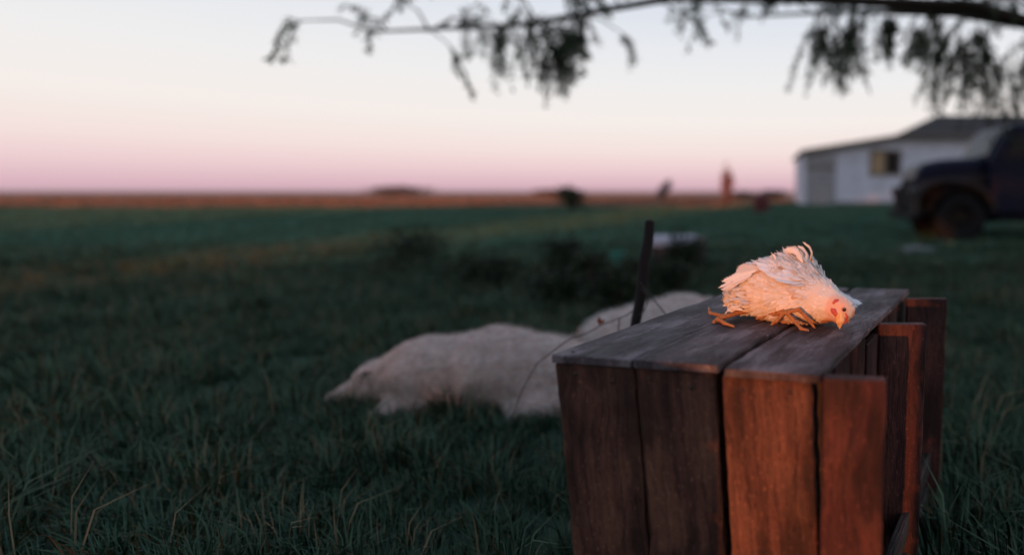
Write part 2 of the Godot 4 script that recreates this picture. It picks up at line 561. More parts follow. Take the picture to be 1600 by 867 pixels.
func lathe_z(prof: Array, n: int) -> Mesh:
	var b := Buf.new()
	for p in prof:
		for k in n:
			var a := TAU * k / n
			b.add(Vector3(cos(a) * p.x, sin(a) * p.x, p.y), Vector3.UP)
	for i in prof.size() - 1:
		for k in n:
			var p0 := i * n + k; var p1 := i * n + (k + 1) % n
			b.tri(p0, p0 + n, p1); b.tri(p1, p0 + n, p1 + n)
	b.smooth()
	return b.mesh()

func lathe_y(prof: Array, n: int) -> Mesh:
	var b := Buf.new()
	for p in prof:
		for k in n:
			var a := TAU * k / n
			b.add(Vector3(cos(a) * p.x, p.y, sin(a) * p.x), Vector3.UP)
	for i in prof.size() - 1:
		for k in n:
			var p0 := i * n + k; var p1 := i * n + (k + 1) % n
			b.tri(p0, p0 + n, p1); b.tri(p1, p0 + n, p1 + n)
	b.smooth()
	return b.mesh()

func truck() -> void:
	var t := base("old_truck", Vector3(2.66, 0.08, -9.5), "old dark truck with rounded navy hood parked on the grass", "truck")
	# x runs backwards from the nose, z 0 is the near side
	var hood := PackedVector2Array([Vector2(0.10, 0.92), Vector2(0.06, 1.15), Vector2(0.10, 1.32), Vector2(0.22, 1.43), Vector2(0.5, 1.49), Vector2(1.0, 1.52), Vector2(1.32, 1.54), Vector2(1.32, 0.92)])
	put("hood", extrude(hood, -1.45, -0.28, 0.17), M.navy, t)
	put("hood_side", extrude(PackedVector2Array([Vector2(0.14, 0.80), Vector2(0.12, 1.12), Vector2(1.30, 1.24), Vector2(1.30, 0.80)]), -1.50, -0.235, 0.06), M.rust, t)
	for zz in [[-0.36, 0.0], [-1.75, -1.39]]:
		var f := PackedVector2Array([Vector2(0.02, 0.52), Vector2(0.0, 0.85), Vector2(0.06, 1.0), Vector2(0.2, 1.10), Vector2(0.5, 1.16), Vector2(0.9, 1.13), Vector2(1.2, 0.98), Vector2(1.40, 0.72), Vector2(1.42, 0.55), Vector2(1.30, 0.55)])
		arc(f, Vector2(0.78, 0.45), 0.53, 12.0, 168.0, 12)
		put("fender", extrude(f, zz[0], zz[1], 0.07), M.rust, t)
	put("grille", box(Vector3(0.04, 0.62, -1.3), Vector3(0.07, 0.52, 0.86), 0.02), M.rubber, t)
	for zz in [-0.2, -1.55]:
		var hl := put("headlight", lathe_z([Vector2(0.0, 0.07), Vector2(0.07, 0.06), Vector2(0.10, 0.0), Vector2(0.08, -0.09), Vector2(0.0, -0.11)], 20), M.chrome, t, Vector3(0.0, 0.93, zz))
		hl.rotation.y = -PI / 2
	put("bumper", box(Vector3(-0.06, 0.42, -1.8), Vector3(0.10, 0.16, 1.80), 0.03), M.rubber, t)
	put("chassis", box(Vector3(0.2, 0.40, -1.3), Vector3(5.2, 0.16, 0.9), 0.02), M.rubber, t)
	var cab := PackedVector2Array([Vector2(1.26, 0.50), Vector2(1.26, 1.50), Vector2(1.50, 1.98), Vector2(1.66, 2.08), Vector2(2.4, 2.10), Vector2(2.58, 1.95), Vector2(2.62, 0.50)])
	put("cab", extrude(cab, -1.72, -0.04, 0.10), M.navy, t)
	put("side_window", extrude(PackedVector2Array([Vector2(1.50, 1.48), Vector2(1.66, 1.88), Vector2(2.38, 1.90), Vector2(2.42, 1.48)]), -0.10, -0.032, 0.01), M.glass, t)
	put("windscreen", plank(Vector3(1.262, 1.54, -1.5), Vector3(0, 0, 1.26), Vector3(0.19, 0.38, 0), Vector3(-0.02, 0.01, 0), 2, 0.0, 0.003), M.glass, t)
	put("door_handle", box(Vector3(2.34, 1.30, -0.035), Vector3(0.14, 0.03, 0.05), 0.01), M.chrome, t)
	put("running_board", box(Vector3(1.42, 0.44, -0.16), Vector3(1.2, 0.05, 0.18), 0.01), M.rubber, t)
	put("bed_floor", box(Vector3(2.72, 0.72, -1.75), Vector3(2.75, 0.08, 1.75), 0.01), M.rust, t)
	for zz in [-0.06, -1.75]:
		for k in 3:
			put("bed_board", box(Vector3(2.72, 0.82 + k * 0.17, zz), Vector3(2.75, 0.15, 0.04), 0.008), M.front, t)
	for xx in [0.78, 4.2]:
		wheel(t, Vector3(xx, 0.45, -0.16), 1.0)
		wheel(t, Vector3(xx, 0.45, -1.6), -1.0)

# ---------------------------------------------------------------- leaves and trees
func leaf(b: Buf, p: Vector3, d: Vector3, up: Vector3, l: float, w: float, col: Color) -> void:
	var s := d.cross(up)
	s = s.normalized() if s.length_squared() > 1e-6 else Vector3.RIGHT
	var n := s.cross(d).normalized()
	var a := b.add(p, n, col); var c := b.add(p + d * l * 0.5 + s * w * 0.5 - n * w * 0.12, (n + s * 0.4).normalized(), col)
	var e := b.add(p + d * l, n, col); var f := b.add(p + d * l * 0.5 - s * w * 0.5 - n * w * 0.12, (n - s * 0.4).normalized(), col)
	b.tri(a, c, e); b.tri(a, e, f)

func rdir() -> Vector3:
	return Vector3(rng.randfn(), rng.randfn(), rng.randfn()).normalized()

func green(k := 1.0) -> Color:
	var t := rng.randf()
	return Color(lerpf(0.020, 0.05, t) * k, lerpf(0.032, 0.075, t) * k, lerpf(0.022, 0.032, t) * k)

# a hanging spray: a thin twig with leaflets down both sides
func spray(tw: Buf, lv: Buf, p: Vector3, d: Vector3, l: float, k: float) -> void:
	var pts := [p]; var rad := [0.006]
	var dir := d.normalized()
	for i in 6:
		dir = (dir + Vector3(0, -0.28, 0) + rdir() * 0.12).normalized()
		pts.append(pts[-1] + dir * l / 6.0)
		rad.append(0.006 - 0.0007 * (i + 1))
	tube(tw, pts, rad, 4)
	for i in int(34 * k):
		var s := rng.randf_range(0.1, 1.0) * 6.0
		var j := mini(int(s), 5)
		var q: Vector3 = pts[j].lerp(pts[j + 1], s - j)
		var dd: Vector3 = ((pts[j + 1] - pts[j]).normalized() * 0.7 + rdir() * 0.9 + Vector3(0, -0.35, 0)).normalized()
		leaf(lv, q, dd, rdir(), rng.randf_range(0.05, 0.10), rng.randf_range(0.014, 0.024), green())

func overhead_tree() -> void:
	var o := base("overhanging_tree", Vector3(4.7, ground_y(4.7, -6.4) - 0.42, -6.4), "tree with drooping leafy branches hanging into the top of the view", "tree")
	var tb := Buf.new()
	tube(tb, [Vector3(0, -0.2, 0), Vector3(0.03, 0.8, 0.02), Vector3(-0.05, 1.8, 0.0), Vector3(-0.15, 2.8, 0.05), Vector3(-0.1, 4.2, 0.0), Vector3(0.1, 5.6, 0.1)], [0.24, 0.19, 0.17, 0.15, 0.10, 0.04], 12)
	put("trunk", tb.mesh(), M.bark, o)
	var tw := Buf.new(); var lv := Buf.new()
	var limbs := [
		[[-0.1, 2.4, 0], [-1.2, 3.0, 0.3], [-2.5, 3.30, 0.4], [-4.0, 3.40, 0.3], [-5.6, 3.35, 0.5], [-7.2, 3.15, 0.3], [-8.6, 3.0, 0.6]],
		[[-0.1, 2.7, 0], [-1.0, 3.3, -0.5], [-2.3, 3.6, -0.8], [-3.6, 3.75, -1.2], [-5.0, 3.7, -1.3]],
		[[-0.1, 3.0, 0], [-0.8, 3.8, 0.9], [-1.8, 4.1, 1.8], [-3.0, 4.1, 2.8], [-4.6, 4.0, 3.6]],
		[[0.0, 2.6, 0], [0.9, 3.3, 0.4], [1.9, 3.6, 0.6], [2.9, 3.6, 0.9]],
		[[0.0, 3.4, 0], [0.2, 4.2, -1.0], [0.1, 4.6, -2.0], [-0.2, 4.6, -3.0]],
		[[0.0, 4.0, 0], [-0.9, 4.9, 0.1], [-2.0, 5.3, 0.3], [-3.0, 5.3, 0.6]],
		[[0.0, 4.2, 0], [0.7, 5.0, 0.7], [1.3, 5.4, 1.5]]]
	for L in limbs:
		var pts := []; var rad := []
		for i in L.size():
			pts.append(Vector3(L[i][0], L[i][1], L[i][2])); rad.append(lerpf(0.085, 0.012, float(i) / (L.size() - 1)))
		var lb := Buf.new()
		tube(lb, pts, rad, 8)
		put("limb", lb.mesh(), M.bark, o)
		for i in range(1, pts.size()):
			for k in 9:
				var p: Vector3 = pts[i - 1].lerp(pts[i], rng.randf())
				var out := Vector3(rng.randf_range(-1, 0.5), rng.randf_range(-0.1, 0.8), rng.randf_range(-1, 1)).normalized()
				var q := p + out * rng.randf_range(0.25, 0.8)
				tube(tw, [p, p.lerp(q, 0.5) + Vector3(0, 0.06, 0), q], [0.014, 0.010, 0.006], 5)
				if q.x < -6.5 and rng.randf() < 0.3: continue
				for m in 3: spray(tw, lv, q, out + rdir() * 0.8 + Vector3(0, -0.1, 0), rng.randf_range(0.3, 0.6), 1.0)
	# the lower sprays that hang down into the picture, from twigs of the first two limbs
	for s in [[-3.90, 3.08, 0.2, 0.62], [-3.75, 3.05, 0.3, 0.55], [-4.05, 3.08, 0.1, 0.5], [-3.65, 3.2, 0.1, 0.35], [-2.95, 3.2, 0.3, 0.5], [-2.75, 3.15, 0.2, 0.7], [-2.6, 3.05, 0.1, 0.85], [-2.45, 3.0, 0.3, 0.9], [-2.35, 3.05, 0.0, 0.8], [-2.85, 3.15, -0.2, 0.55], [-3.3, 3.2, 0.1, 0.3], [-6.95, 3.1, 0.3, 0.5], [-6.85, 3.05, 0.2, 0.65], [-7.1, 3.1, 0.5, 0.8], [-6.6, 3.12, 0.4, 0.45], [-7.4, 3.05, 0.3, 0.7], [-2.55, 2.85, 0.2, 0.8], [-2.40, 2.80, 0.3, 0.95], [-2.25, 2.80, 0.1, 1.0], [-2.70, 2.9, 0.0, 0.7], [-4.1, 3.03, 0.3, 0.75], [-3.8, 3.03, 0.2, 0.8], [-2.0, 2.8, 0.2, 1.0], [-1.75, 2.8, 0.0, 0.9], [-6.70, 2.95, 0.2, 0.5], [-6.80, 2.85, 0.3, 0.6], [-6.62, 3.0, 0.4, 0.4], [-6.9, 2.85, 0.3, 0.65], [-3.3, 3.05, 0.2, 0.4], [-3.05, 3.0, 0.3, 0.45]]:
		for m in 8: spray(tw, lv, Vector3(s[0], s[1] + 0.1, s[2]) + rdir() * 0.06, Vector3(rng.randfn() * 0.4, -0.5, rng.randfn() * 0.4), s[3] * rng.randf_range(0.6, 1.0), 1.2)
	put("twigs", tw.mesh(), M.bark, o)
	put("crown", lv.mesh(), M.leaf, o)

func windbreak() -> void:
	# the row of trees behind the camera that keeps the last sun off the yard
	var k := 0
	for x in [-25.2, -21.5, -14.2, -11.4, -8.35, -4.8, -1.0, 2.8]:
		var o := base("windbreak_tree", Vector3(x - (1.5 if k == 4 else 0.0), -0.05, 22.0), "dense tree, %s from the left in the row behind the viewer" % ["first", "second", "third", "fourth", "fifth", "sixth", "seventh", "eighth"][k], "tree", "windbreak trees behind the yard")
		var off := Vector3(x - o.position.x, 0, 0)
		var tb := Buf.new()
		tube(tb, [Vector3(0, 0, 0), Vector3(0.05, 2.0, 0) + off * 0.1, Vector3(0, 6.0, 0) + off], [0.22, 0.18, 0.06], 8)
		put("trunk", tb.mesh(), M.bark, o)
		var lv := Buf.new()
		for i in 3200:
			var d := rdir() * pow(rng.randf(), 0.4)
			leaf(lv, off + Vector3(d.x * 2.9, 6.3 + d.y * 3.3, d.z * 1.9), rdir(), rdir(), rng.randf_range(0.3, 0.55), rng.randf_range(0.2, 0.34), green(1.2))
		for i in 1500:
			var p := off + Vector3(rng.randf_range(-2.0, 2.0), rng.randf_range(0.0, 3.4), rng.randf_range(-1.2, 1.2))
			if absf((o.position.x + p.x) * 0.94 + (22.0 + p.z) * 0.342 + 0.33) < 0.52 and p.y < 2.95: continue
			leaf(lv, p, rdir(), rdir(), rng.randf_range(0.3, 0.5), rng.randf_range(0.18, 0.3), green(1.2))
		put("crown", lv.mesh(), M.leaf, o)
		k += 1
	# two stacks of crates behind the viewer: the sun comes through between them
	var n := 0
	for c0 in [[-1.84, 2], [-0.42, 3]]:
		for i in c0[1]:
			var c := base("storage_crate", Vector3(c0[0], 0.428 * i, 0.90), ["bottom slatted crate of the low stack behind the viewer", "top slatted crate of the low stack behind the viewer", "bottom slatted crate of the tall stack behind the viewer", "middle slatted crate of the tall stack behind the viewer", "top slatted crate of the tall stack behind the viewer"][n], "crate", "crates stacked behind the viewer")
			n += 1
			for r in 3:
				put("slat", plank(Vector3(0, 0.005 + r * 0.142, 0), Vector3(0.9, 0, 0), Vector3(0, 0.136, 0), Vector3(0, 0, 0.018), 6), M.front, c)
				put("slat", plank(Vector3(0, 0.005 + r * 0.142, 0.5), Vector3(0.9, 0, 0), Vector3(0, 0.136, 0), Vector3(0, 0, 0.018), 6), M.front, c)
				for xx in [0.0, 0.882]:
					put("slat", plank(Vector3(xx, 0.005 + r * 0.142, 0.02), Vector3(0, 0, 0.478), Vector3(0, 0.136, 0), Vector3(0.018, 0, 0), 6), M.front, c)

func shrub(called: String, at: Vector3, r: Vector3, count: int, size: float, col: Callable, label: String, lean := Vector3.ZERO, group := "") -> void:
	var o := base(called, at, label, "shrub", group)
	var st := Buf.new(); var lv := Buf.new()
	for i in 7:
		var tip := Vector3(rng.randf_range(-0.7, 0.7) * r.x, r.y * rng.randf_range(1.1, 1.8), rng.randf_range(-0.7, 0.7) * r.z) + lean
		tube(st, [Vector3(tip.x * 0.1, -0.05, tip.z * 0.1), tip * 0.5 + rdir() * 0.04, tip], [0.03 * r.y, 0.02 * r.y, 0.006], 5)
	for i in count:
		var d := rdir() * pow(rng.randf(), 0.5)
		d *= 0.75 + 0.5 * noise.get_noise_3d(d.x * 60.0 + at.x * 10.0, d.y * 60.0, d.z * 60.0 + at.z)
		var y := r.y * (1.0 + d.y)
		leaf(lv, Vector3(d.x * r.x, y, d.z * r.z) + lean * (y / (2.0 * r.y)), (rdir() + Vector3(0, 0.5, 0)).normalized(), rdir(), size * rng.randf_range(0.6, 1.3), size * rng.randf_range(0.25, 0.5), col.call())
	put("stem", st.mesh(), M.bark, o)
	put("foliage", lv.mesh(), M.leaf, o)

func far_plants() -> void:
	var red := func() -> Color:
		var t := rng.randf(); return Color(lerpf(0.20, 0.36, t), lerpf(0.09, 0.16, t), lerpf(0.07, 0.12, t))
	var mauve := func() -> Color:
		var t := rng.randf(); return Color(lerpf(0.12, 0.24, t), lerpf(0.08, 0.16, t), lerpf(0.09, 0.17, t))
	var dark := func() -> Color: return green(0.7)
	shrub("red_shrub", Vector3(-1.37, 0.40, -23.4), Vector3(0.36, 0.92, 0.32), 620, 0.15, red, "narrow red shrub standing up against the pink horizon")
	shrub("leaning_shrub", Vector3(-5.75, 0.42, -31.0), Vector3(0.36, 0.72, 0.3), 700, 0.15, mauve, "leaning grey shrub small against the pink horizon", Vector3(0.9, 0, 0))
	shrub("dark_bush", Vector3(-6.1, 0.36, -18.5), Vector3(0.62, 0.46, 0.5), 800, 0.13, dark, "dark bush at the left edge of the dry field", Vector3(-0.3, 0, 0))
	var brown := func() -> Color:
		var t := rng.randf(); return Color(lerpf(0.06, 0.13, t), lerpf(0.05, 0.09, t), lerpf(0.04, 0.07, t))
	shrub("low_scrub", Vector3(1.0, 0.42, -44.0), Vector3(1.5, 0.42, 1.0), 700, 0.2, brown, "low brown scrub on the horizon just left of the house", Vector3.ZERO, "low scrub along the horizon")
	shrub("low_scrub", Vector3(-1.6, 0.42, -50.0), Vector3(1.9, 0.36, 1.0), 700, 0.2, brown, "low brown scrub on the horizon behind the red shrub", Vector3.ZERO, "low scrub along the horizon")
	shrub("low_scrub", Vector3(-40.0, 0.42, -62.0), Vector3(5.0, 0.7, 2.0), 1300, 0.3, brown, "low brown scrub far left on the horizon", Vector3.ZERO, "low scrub along the horizon")
	shrub("low_scrub", Vector3(-24.0, 0.42, -66.0), Vector3(4.0, 0.5, 2.0), 1000, 0.3, brown, "low brown scrub on the left horizon above the nearest pig", Vector3.ZERO, "low scrub along the horizon")

# ---------------------------------------------------------------- the box under the chicken
var seg_at := Vector3.ZERO
const TOP := 0.694
func wooden_box() -> void:
	var o := base("wooden_box", Vector3(0, 0, 0), "large weathered plank box with three lid boards under the chicken", "box")
	var fl := Vector3(-0.400, 0, -1.026); var fr := Vector3(0.101, 0, -0.919)
	var dep := Vector3(0.4085, 0, -0.9127)
	var edge := func(f: float) -> Vector3: return fl.lerp(fr, f)
	# lid boards: front ends along the slanted front edge, back ends at z -1.8
	var cuts := [0.0, 0.3235, 0.650, 1.0]
	var lift := [0.0, 0.0015, -0.004]
	for i in 3:
		var a: Vector3 = edge.call(cuts[i] + (0.0 if i == 0 else 0.003)); var b: Vector3 = edge.call(cuts[i + 1] - (0.004 if i < 2 else 0.0))
		if i == 2: a = edge.call(cuts[2] + 0.016)
		var la := (-1.8 - a.z) / dep.z
		var bd := put("lid_board", plank(a + Vector3(0, TOP - 0.017 + lift[i], 0), dep * la, b - a, Vector3(0, 0.017, 0), 26, 0.0022, 0.0026), M.lid, o)
		for s in [0.03, 0.93]:
			for f in [0.2, 0.8]:
				var nb := Buf.new()
				var np: Vector3 = a + dep * la * s + (b - a) * (f + rng.randf_range(-0.05, 0.05)) + Vector3(0, TOP + lift[i], 0)
				tube(nb, [np + Vector3(0, -0.004, 0), np + Vector3(0, 0.0006, 0)], [0.0034, 0.0032], 8)
				put("nail", nb.mesh(), M.nail, bd)
	# front planks, racked a little to the right towards the ground
	var nrm := Vector3(-(fr.z - fl.z), 0, fr.x - fl.x).normalized()
	var fc := [0.012, 0.3255, 0.332, 0.628, 0.655, 0.972]
	for i in 3:
		var a: Vector3 = edge.call(fc[i * 2]); var b: Vector3 = edge.call(fc[i * 2 + 1])
		var down := Vector3(0.030, -0.672, 0)
		put("front_plank", plank(a - nrm * (0.024 + 0.002 * i) + Vector3(0, 0.675 - lift[i] * 0 - (0.003 if i == 2 else 0.0), 0), down, b - a, nrm * 0.018, 22, 0.0026, 0.0026), M.front, o)
		for f in [0.22, 0.76]:
			var nb := Buf.new()
			var np: Vector3 = a.lerp(b, f + rng.randf_range(-0.06, 0.06)) + Vector3(0.001, 0.650 + rng.randf_range(-0.008, 0.008), 0) - nrm * (0.0062 + 0.002 * i)
			tube(nb, [np - nrm * 0.004, np + nrm * 0.0008], [0.0046, 0.0044], 8)
			put("nail", nb.mesh(), M.nail, o)
	# corner posts and inner rails
	for c in [[0.02, 0.05], [0.955, 0.05], [0.02, 0.78], [0.955, 0.9]]:
		var p: Vector3 = edge.call(c[0]) + dep * c[1] - Vector3(0.02, 0, 0)
		put("corner_post", plank(p + Vector3(0, 0.0, 0), Vector3(0, 0.672, 0), Vector3(0.035, 0, 0), dep * 0.035, 8), M.post, o)
	put("rail", plank(edge.call(0.03) + dep * 0.03 + Vector3(0, 0.05, 0), (fr - fl) * 0.92, Vector3(0, 0.05, 0), dep * 0.02, 8), M.post, o)
	# right side planks, set back under the lid
	for i in 6:
		var p: Vector3 = edge.call(0.945) + dep * (0.06 + i * 0.142)
		put("side_plank", plank(p + Vector3(0, 0.0, 0), Vector3(0, 0.668 - (0.05 if i == 3 else 0.0), 0), dep * 0.118, Vector3(-0.015, 0, -0.006), 8), M.red, o)
	for i in 5:
		var p: Vector3 = edge.call(0.03) + dep * (0.06 + i * 0.15)
		put("side_plank", plank(p + Vector3(0, 0.0, 0), Vector3(0, 0.668, 0), dep * 0.14, Vector3(0.015, 0, 0.006), 6), M.front, o)
	for i in 3:
		var p := Vector3(-0.03 + i * 0.165, 0, -1.785)
		put("back_plank", plank(p, Vector3(0, 0.672, 0), Vector3(0.155, 0, 0), Vector3(0, 0, -0.015), 6), M.front, o)
	put("floor_board", plank(edge.call(0.03) + dep * 0.05 + Vector3(0, 0.02, 0), dep * 0.8, (fr - fl) * 0.9, Vector3(0, 0.015, 0), 6), M.post, o)

func slatted_pen() -> void:
	var o := base("slatted_pen", Vector3(0, 0, 0), "open pen of upright reddish boards standing right beside the lidded box", "pen")
	var h := 0.684
	# three boards that face the viewer, one behind the other
	put("upright_board", plank(Vector3(0.108, 0, -0.918), Vector3(0, h, 0), Vector3(0.106, 0, 0.014), Vector3(0.003, 0, -0.026), 18, 0.002, 0.003), M.red, o)
	put("upright_board", plank(Vector3(0.290, 0, -1.308), Vector3(0.0, h, 0), Vector3(0.113, 0, 0.0), Vector3(0, 0, -0.024), 18, 0.002, 0.003), M.red, o)
	put("upright_board", plank(Vector3(0.440, 0, -1.631), Vector3(0, h, 0), Vector3(0.120, 0, 0.0), Vector3(0, 0, -0.022), 18, 0.002, 0.003), M.red, o)
	var d := (Vector3(0.44, 0, -1.631) - Vector3(0.108, 0, -0.918))
	for y in [0.03, 0.14]:
		put("side_rail", plank(Vector3(0.185, y, -0.944), d * 1.0, Vector3(0.02, 0, 0.008), Vector3(0, 0.06, 0), 10), M.post, o)
	put("back_rail", plank(Vector3(0.335, 0.06, -1.333), Vector3(0.115, 0, -0.297), Vector3(0.018, 0, 0.008), Vector3(0, 0.09, 0), 8), M.red, o)

# ---------------------------------------------------------------- fence post and wire
func fence() -> void:
	var p := base("fence_post", Vector3(-0.512, 0, -1.80), "thin dark weathered post leaning right behind the wooden box", "fence post")
	var b := Buf.new()
	var pts := []; var rad := []
	var tip := Vector3(0.153, 0.905, -0.02)
	for i in 15:
		var s := i / 14.0
		pts.append(tip * s + Vector3(noise.get_noise_1d(s * 900.0) * 0.006, -0.02 * (1 - s), noise.get_noise_1d(s * 900.0 + 50.0) * 0.006))
		rad.append(lerpf(0.0205, 0.0165, s) * (1.0 + 0.18 * noise.get_noise_1d(s * 2500.0 + 9.0)))
	tube(b, pts, rad, 9)
	put("shaft", b.mesh(), mat(lin(0.018, 0.013, 0.012), 0.9), p)
	# wire strands
	wire([Vector3(-0.402, 0.630, -1.80), Vector3(-0.435, 0.597, -1.82), Vector3(-0.485, 0.576, -1.82), Vector3(-0.533, 0.558, -1.82), Vector3(-0.591, 0.525, -1.83), Vector3(-0.655, 0.502, -1.85), Vector3(-0.79, 0.40, -1.90), Vector3(-0.90, 0.20, -1.93), Vector3(-0.97, -0.02, -1.95)], "rusty fence wire sagging from the leaning post down to the left")
	wire([Vector3(-0.392, 0.709, -1.79), Vector3(-0.363, 0.668, -1.79), Vector3(-0.331, 0.632, -1.78), Vector3(-0.304, 0.598, -1.78), Vector3(-0.27, 0.50, -1.78)], "short loose end of wire drooping right of the leaning post")
	wire([Vector3(-0.390, 0.690, -1.785), Vector3(-0.370, 0.672, -1.78), Vector3(-0.366, 0.645, -1.775), Vector3(-0.380, 0.615, -1.78), Vector3(-0.400, 0.600, -1.785)], "small curled loop of wire on the leaning post")
	wire([Vector3(-0.472, 0.582, -1.82), Vector3(-0.476, 0.55, -1.82), Vector3(-0.475, 0.521, -1.82), Vector3(-0.470, 0.46, -1.82)], "short wire end hanging down from the fence strand")
	var lf := Buf.new()
	leaf(lf, Vector3(0, 0, 0), Vector3(0.1, 0.95, 0.2).normalized(), Vector3(0, 0, 1), 0.034, 0.016, Color(0.34, 0.075, 0.03))
	leaf(lf, Vector3(0.004, 0.004, 0), Vector3(0.6, 0.7, 0.1).normalized(), Vector3(0, 0, 1), 0.024, 0.011, Color(0.30, 0.09, 0.04))
	tag(put("dry_leaf", lf.mesh(), M.leaf, self, Vector3(-0.541, 0.556, -1.822)), "small dry red leaf caught on the sagging fence wire", "leaf")

func wire(p: Array, label: String) -> void:
	var cv := Curve3D.new()
	for i in p.size():
		var t: Vector3 = (p[mini(i + 1, p.size() - 1)] - p[maxi(i - 1, 0)]) / 6.0
		cv.add_point(p[i], -t, t)
	var pts := []; var rad := []
	var n := 30
	for i in n + 1:
		pts.append(cv.sample_baked(cv.get_baked_length() * i / n)); rad.append(0.0019)
	var b := Buf.new()
	tube(b, pts, rad, 6)
	tag(put("fence_wire", b.mesh(), M.wire, self), label, "wire", "strands of the wire fence")

# ---------------------------------------------------------------- pigs
func one_pig(at: Vector3, turn: float, label: String, size := 1.0) -> void:
	var o := base("pig", at, label, "pig", "pale pigs lying behind the box")
	o.rotation.y = turn
	o.scale = Vector3.ONE * size
	var list := [
		[Vector3(-0.40, 0.21, 0), Vector3(-0.05, 0.235, 0), 0.195, 0.225], [Vector3(-0.05, 0.235, 0), Vector3(0.34, 0.225, 0), 0.225, 0.19],
		[Vector3(0.34, 0.235, 0), Vector3(0.60, 0.17, 0.03), 0.165, 0.105], [Vector3(0.60, 0.17, 0.03), Vector3(0.74, 0.10, 0.05), 0.10, 0.06], [Vector3(0.74, 0.10, 0.05), Vector3(0.83, 0.075, 0.06), 0.056, 0.05],
		[Vector3(-0.42, 0.10, 0.12), Vector3(-0.20, 0.07, 0.24), 0.12, 0.06], [Vector3(-0.20, 0.07, 0.24), Vector3(-0.02, 0.035, 0.25), 0.045, 0.03],
		[Vector3(-0.42, 0.10, -0.12), Vector3(-0.20, 0.07, -0.24), 0.12, 0.06],
		[Vector3(0.34, 0.10, 0.12), Vector3(0.52, 0.05, 0.19), 0.075, 0.04], [Vector3(0.52, 0.05, 0.19), Vector3(0.66, 0.032, 0.20), 0.036, 0.028],
		[Vector3(0.34, 0.10, -0.12), Vector3(0.52, 0.05, -0.19), 0.075, 0.04]]
	var f := func(p: Vector3) -> float:
		var d := bones(p, list, 0.07)
		if absf(d) < 0.06: d += 0.014 * noise.get_noise_3d(p.x * 260.0, p.y * 260.0, p.z * 260.0)
		return maxf(d, 0.008 - p.y)
	var b := nets(f, Vector3(-0.66, -0.02, -0.36), Vector3(0.94, 0.52, 0.36), 0.022)
	put("body", b.mesh(), M.hide, o)
	# pale bristles lying back along the hide
	var lk := Buf.new()
	var n0 := b.v.size()
	for i in 15000:
		var k := rng.randi() % n0
		var nn := b.n[k]
		if nn.y < -0.2 or b.v[k].x > 0.66: continue
		var dd := (nn * 0.5 + rdir() * 0.35 + Vector3(-0.75, 0.0, 0)).normalized()
		var g := rng.randf_range(0.42, 0.66)
		var at0 := lk.v.size()
		leaf(lk, b.v[k] - nn * 0.002, dd, nn, rng.randf_range(0.018, 0.042), rng.randf_range(0.0025, 0.005), Color(g, g * 0.92, g * 0.84))
		for q in range(at0, lk.v.size()): lk.n[q] = (nn + lk.n[q] * (0.3 if lk.n[q].dot(nn) > 0 else -0.3)).normalized()
	put("bristles", lk.mesh(), M.feather, o).set_meta("kind", "stuff")
	for s in [-1.0, 1.0]:
		var eb := Buf.new()
		for q in 5:
			for w in 3:
				var t := q / 4.0
				eb.add(Vector3(0.52, 0.255, 0.02 + 0.065 * s) + Vector3(0.13 * t, 0.035 * sin(t * 2.6) - 0.05 * t * t, 0.05 * s * t) + Vector3(0.0, 0.012 * (1 - absf(w - 1)), (w - 1) * 0.042 * (1.0 - t * 0.85)), Vector3.UP)
		for q in 4:
			for w in 2:
				var p := q * 3 + w
				eb.tri(p, p + 3, p + 1); eb.tri(p + 1, p + 3, p + 4)
		eb.smooth()
		var em: Material = M.ear
		put("ear", eb.mesh(), em, o)
		var ey := SphereMesh.new(); ey.radius = 0.009; ey.height = 0.018; ey.radial_segments = 14; ey.rings = 8
		put("eye", ey, mat(lin(0.02, 0.015, 0.012), 0.15, 0.5), o, Vector3(0.675, 0.175, 0.045 + 0.062 * s))
	put("snout", lathe_z([Vector2(0, 0.012), Vector2(0.034, 0.012), Vector2(0.044, 0.004), Vector2(0.046, -0.03), Vector2(0.03, -0.05)], 18), M.ear, o, Vector3(0.868, 0.07, 0.062)).rotation.y = PI / 2
	var tb := Buf.new()
	var pts := []; var rad := []
	for i in 14:
		var a := i * 0.62
		pts.append(Vector3(-0.585 - i * 0.004, 0.30 + 0.022 * cos(a) - i * 0.003, 0.022 * sin(a))); rad.append(lerpf(0.011, 0.004, i / 13.0))
	tube(tb, pts, rad, 7)
	put("tail", tb.mesh(), M.ear, o)

func pigs() -> void:
	M.hide = patchy([Vector3(0.26, 0.18, 0.155), Vector3(0.42, 0.31, 0.27), Vector3(0.48, 0.38, 0.33)], 0.02, 0.8, 0.8, 15)
	M.ear = mat(lin(0.40, 0.25, 0.21), 0.75)
	M.ear.cull_mode = BaseMaterial3D.CULL_DISABLED
	M.feather = vmat(0.75, 0.25)
	one_pig(Vector3(-0.36, -0.02, -2.95), deg_to_rad(14.0), "pale bristly pig lying behind the box, right of the leaning post")
	one_pig(Vector3(-1.25, -0.02, -2.48), deg_to_rad(184.0), "pale bristly pig lying in the grass left of the wooden box", 0.86)

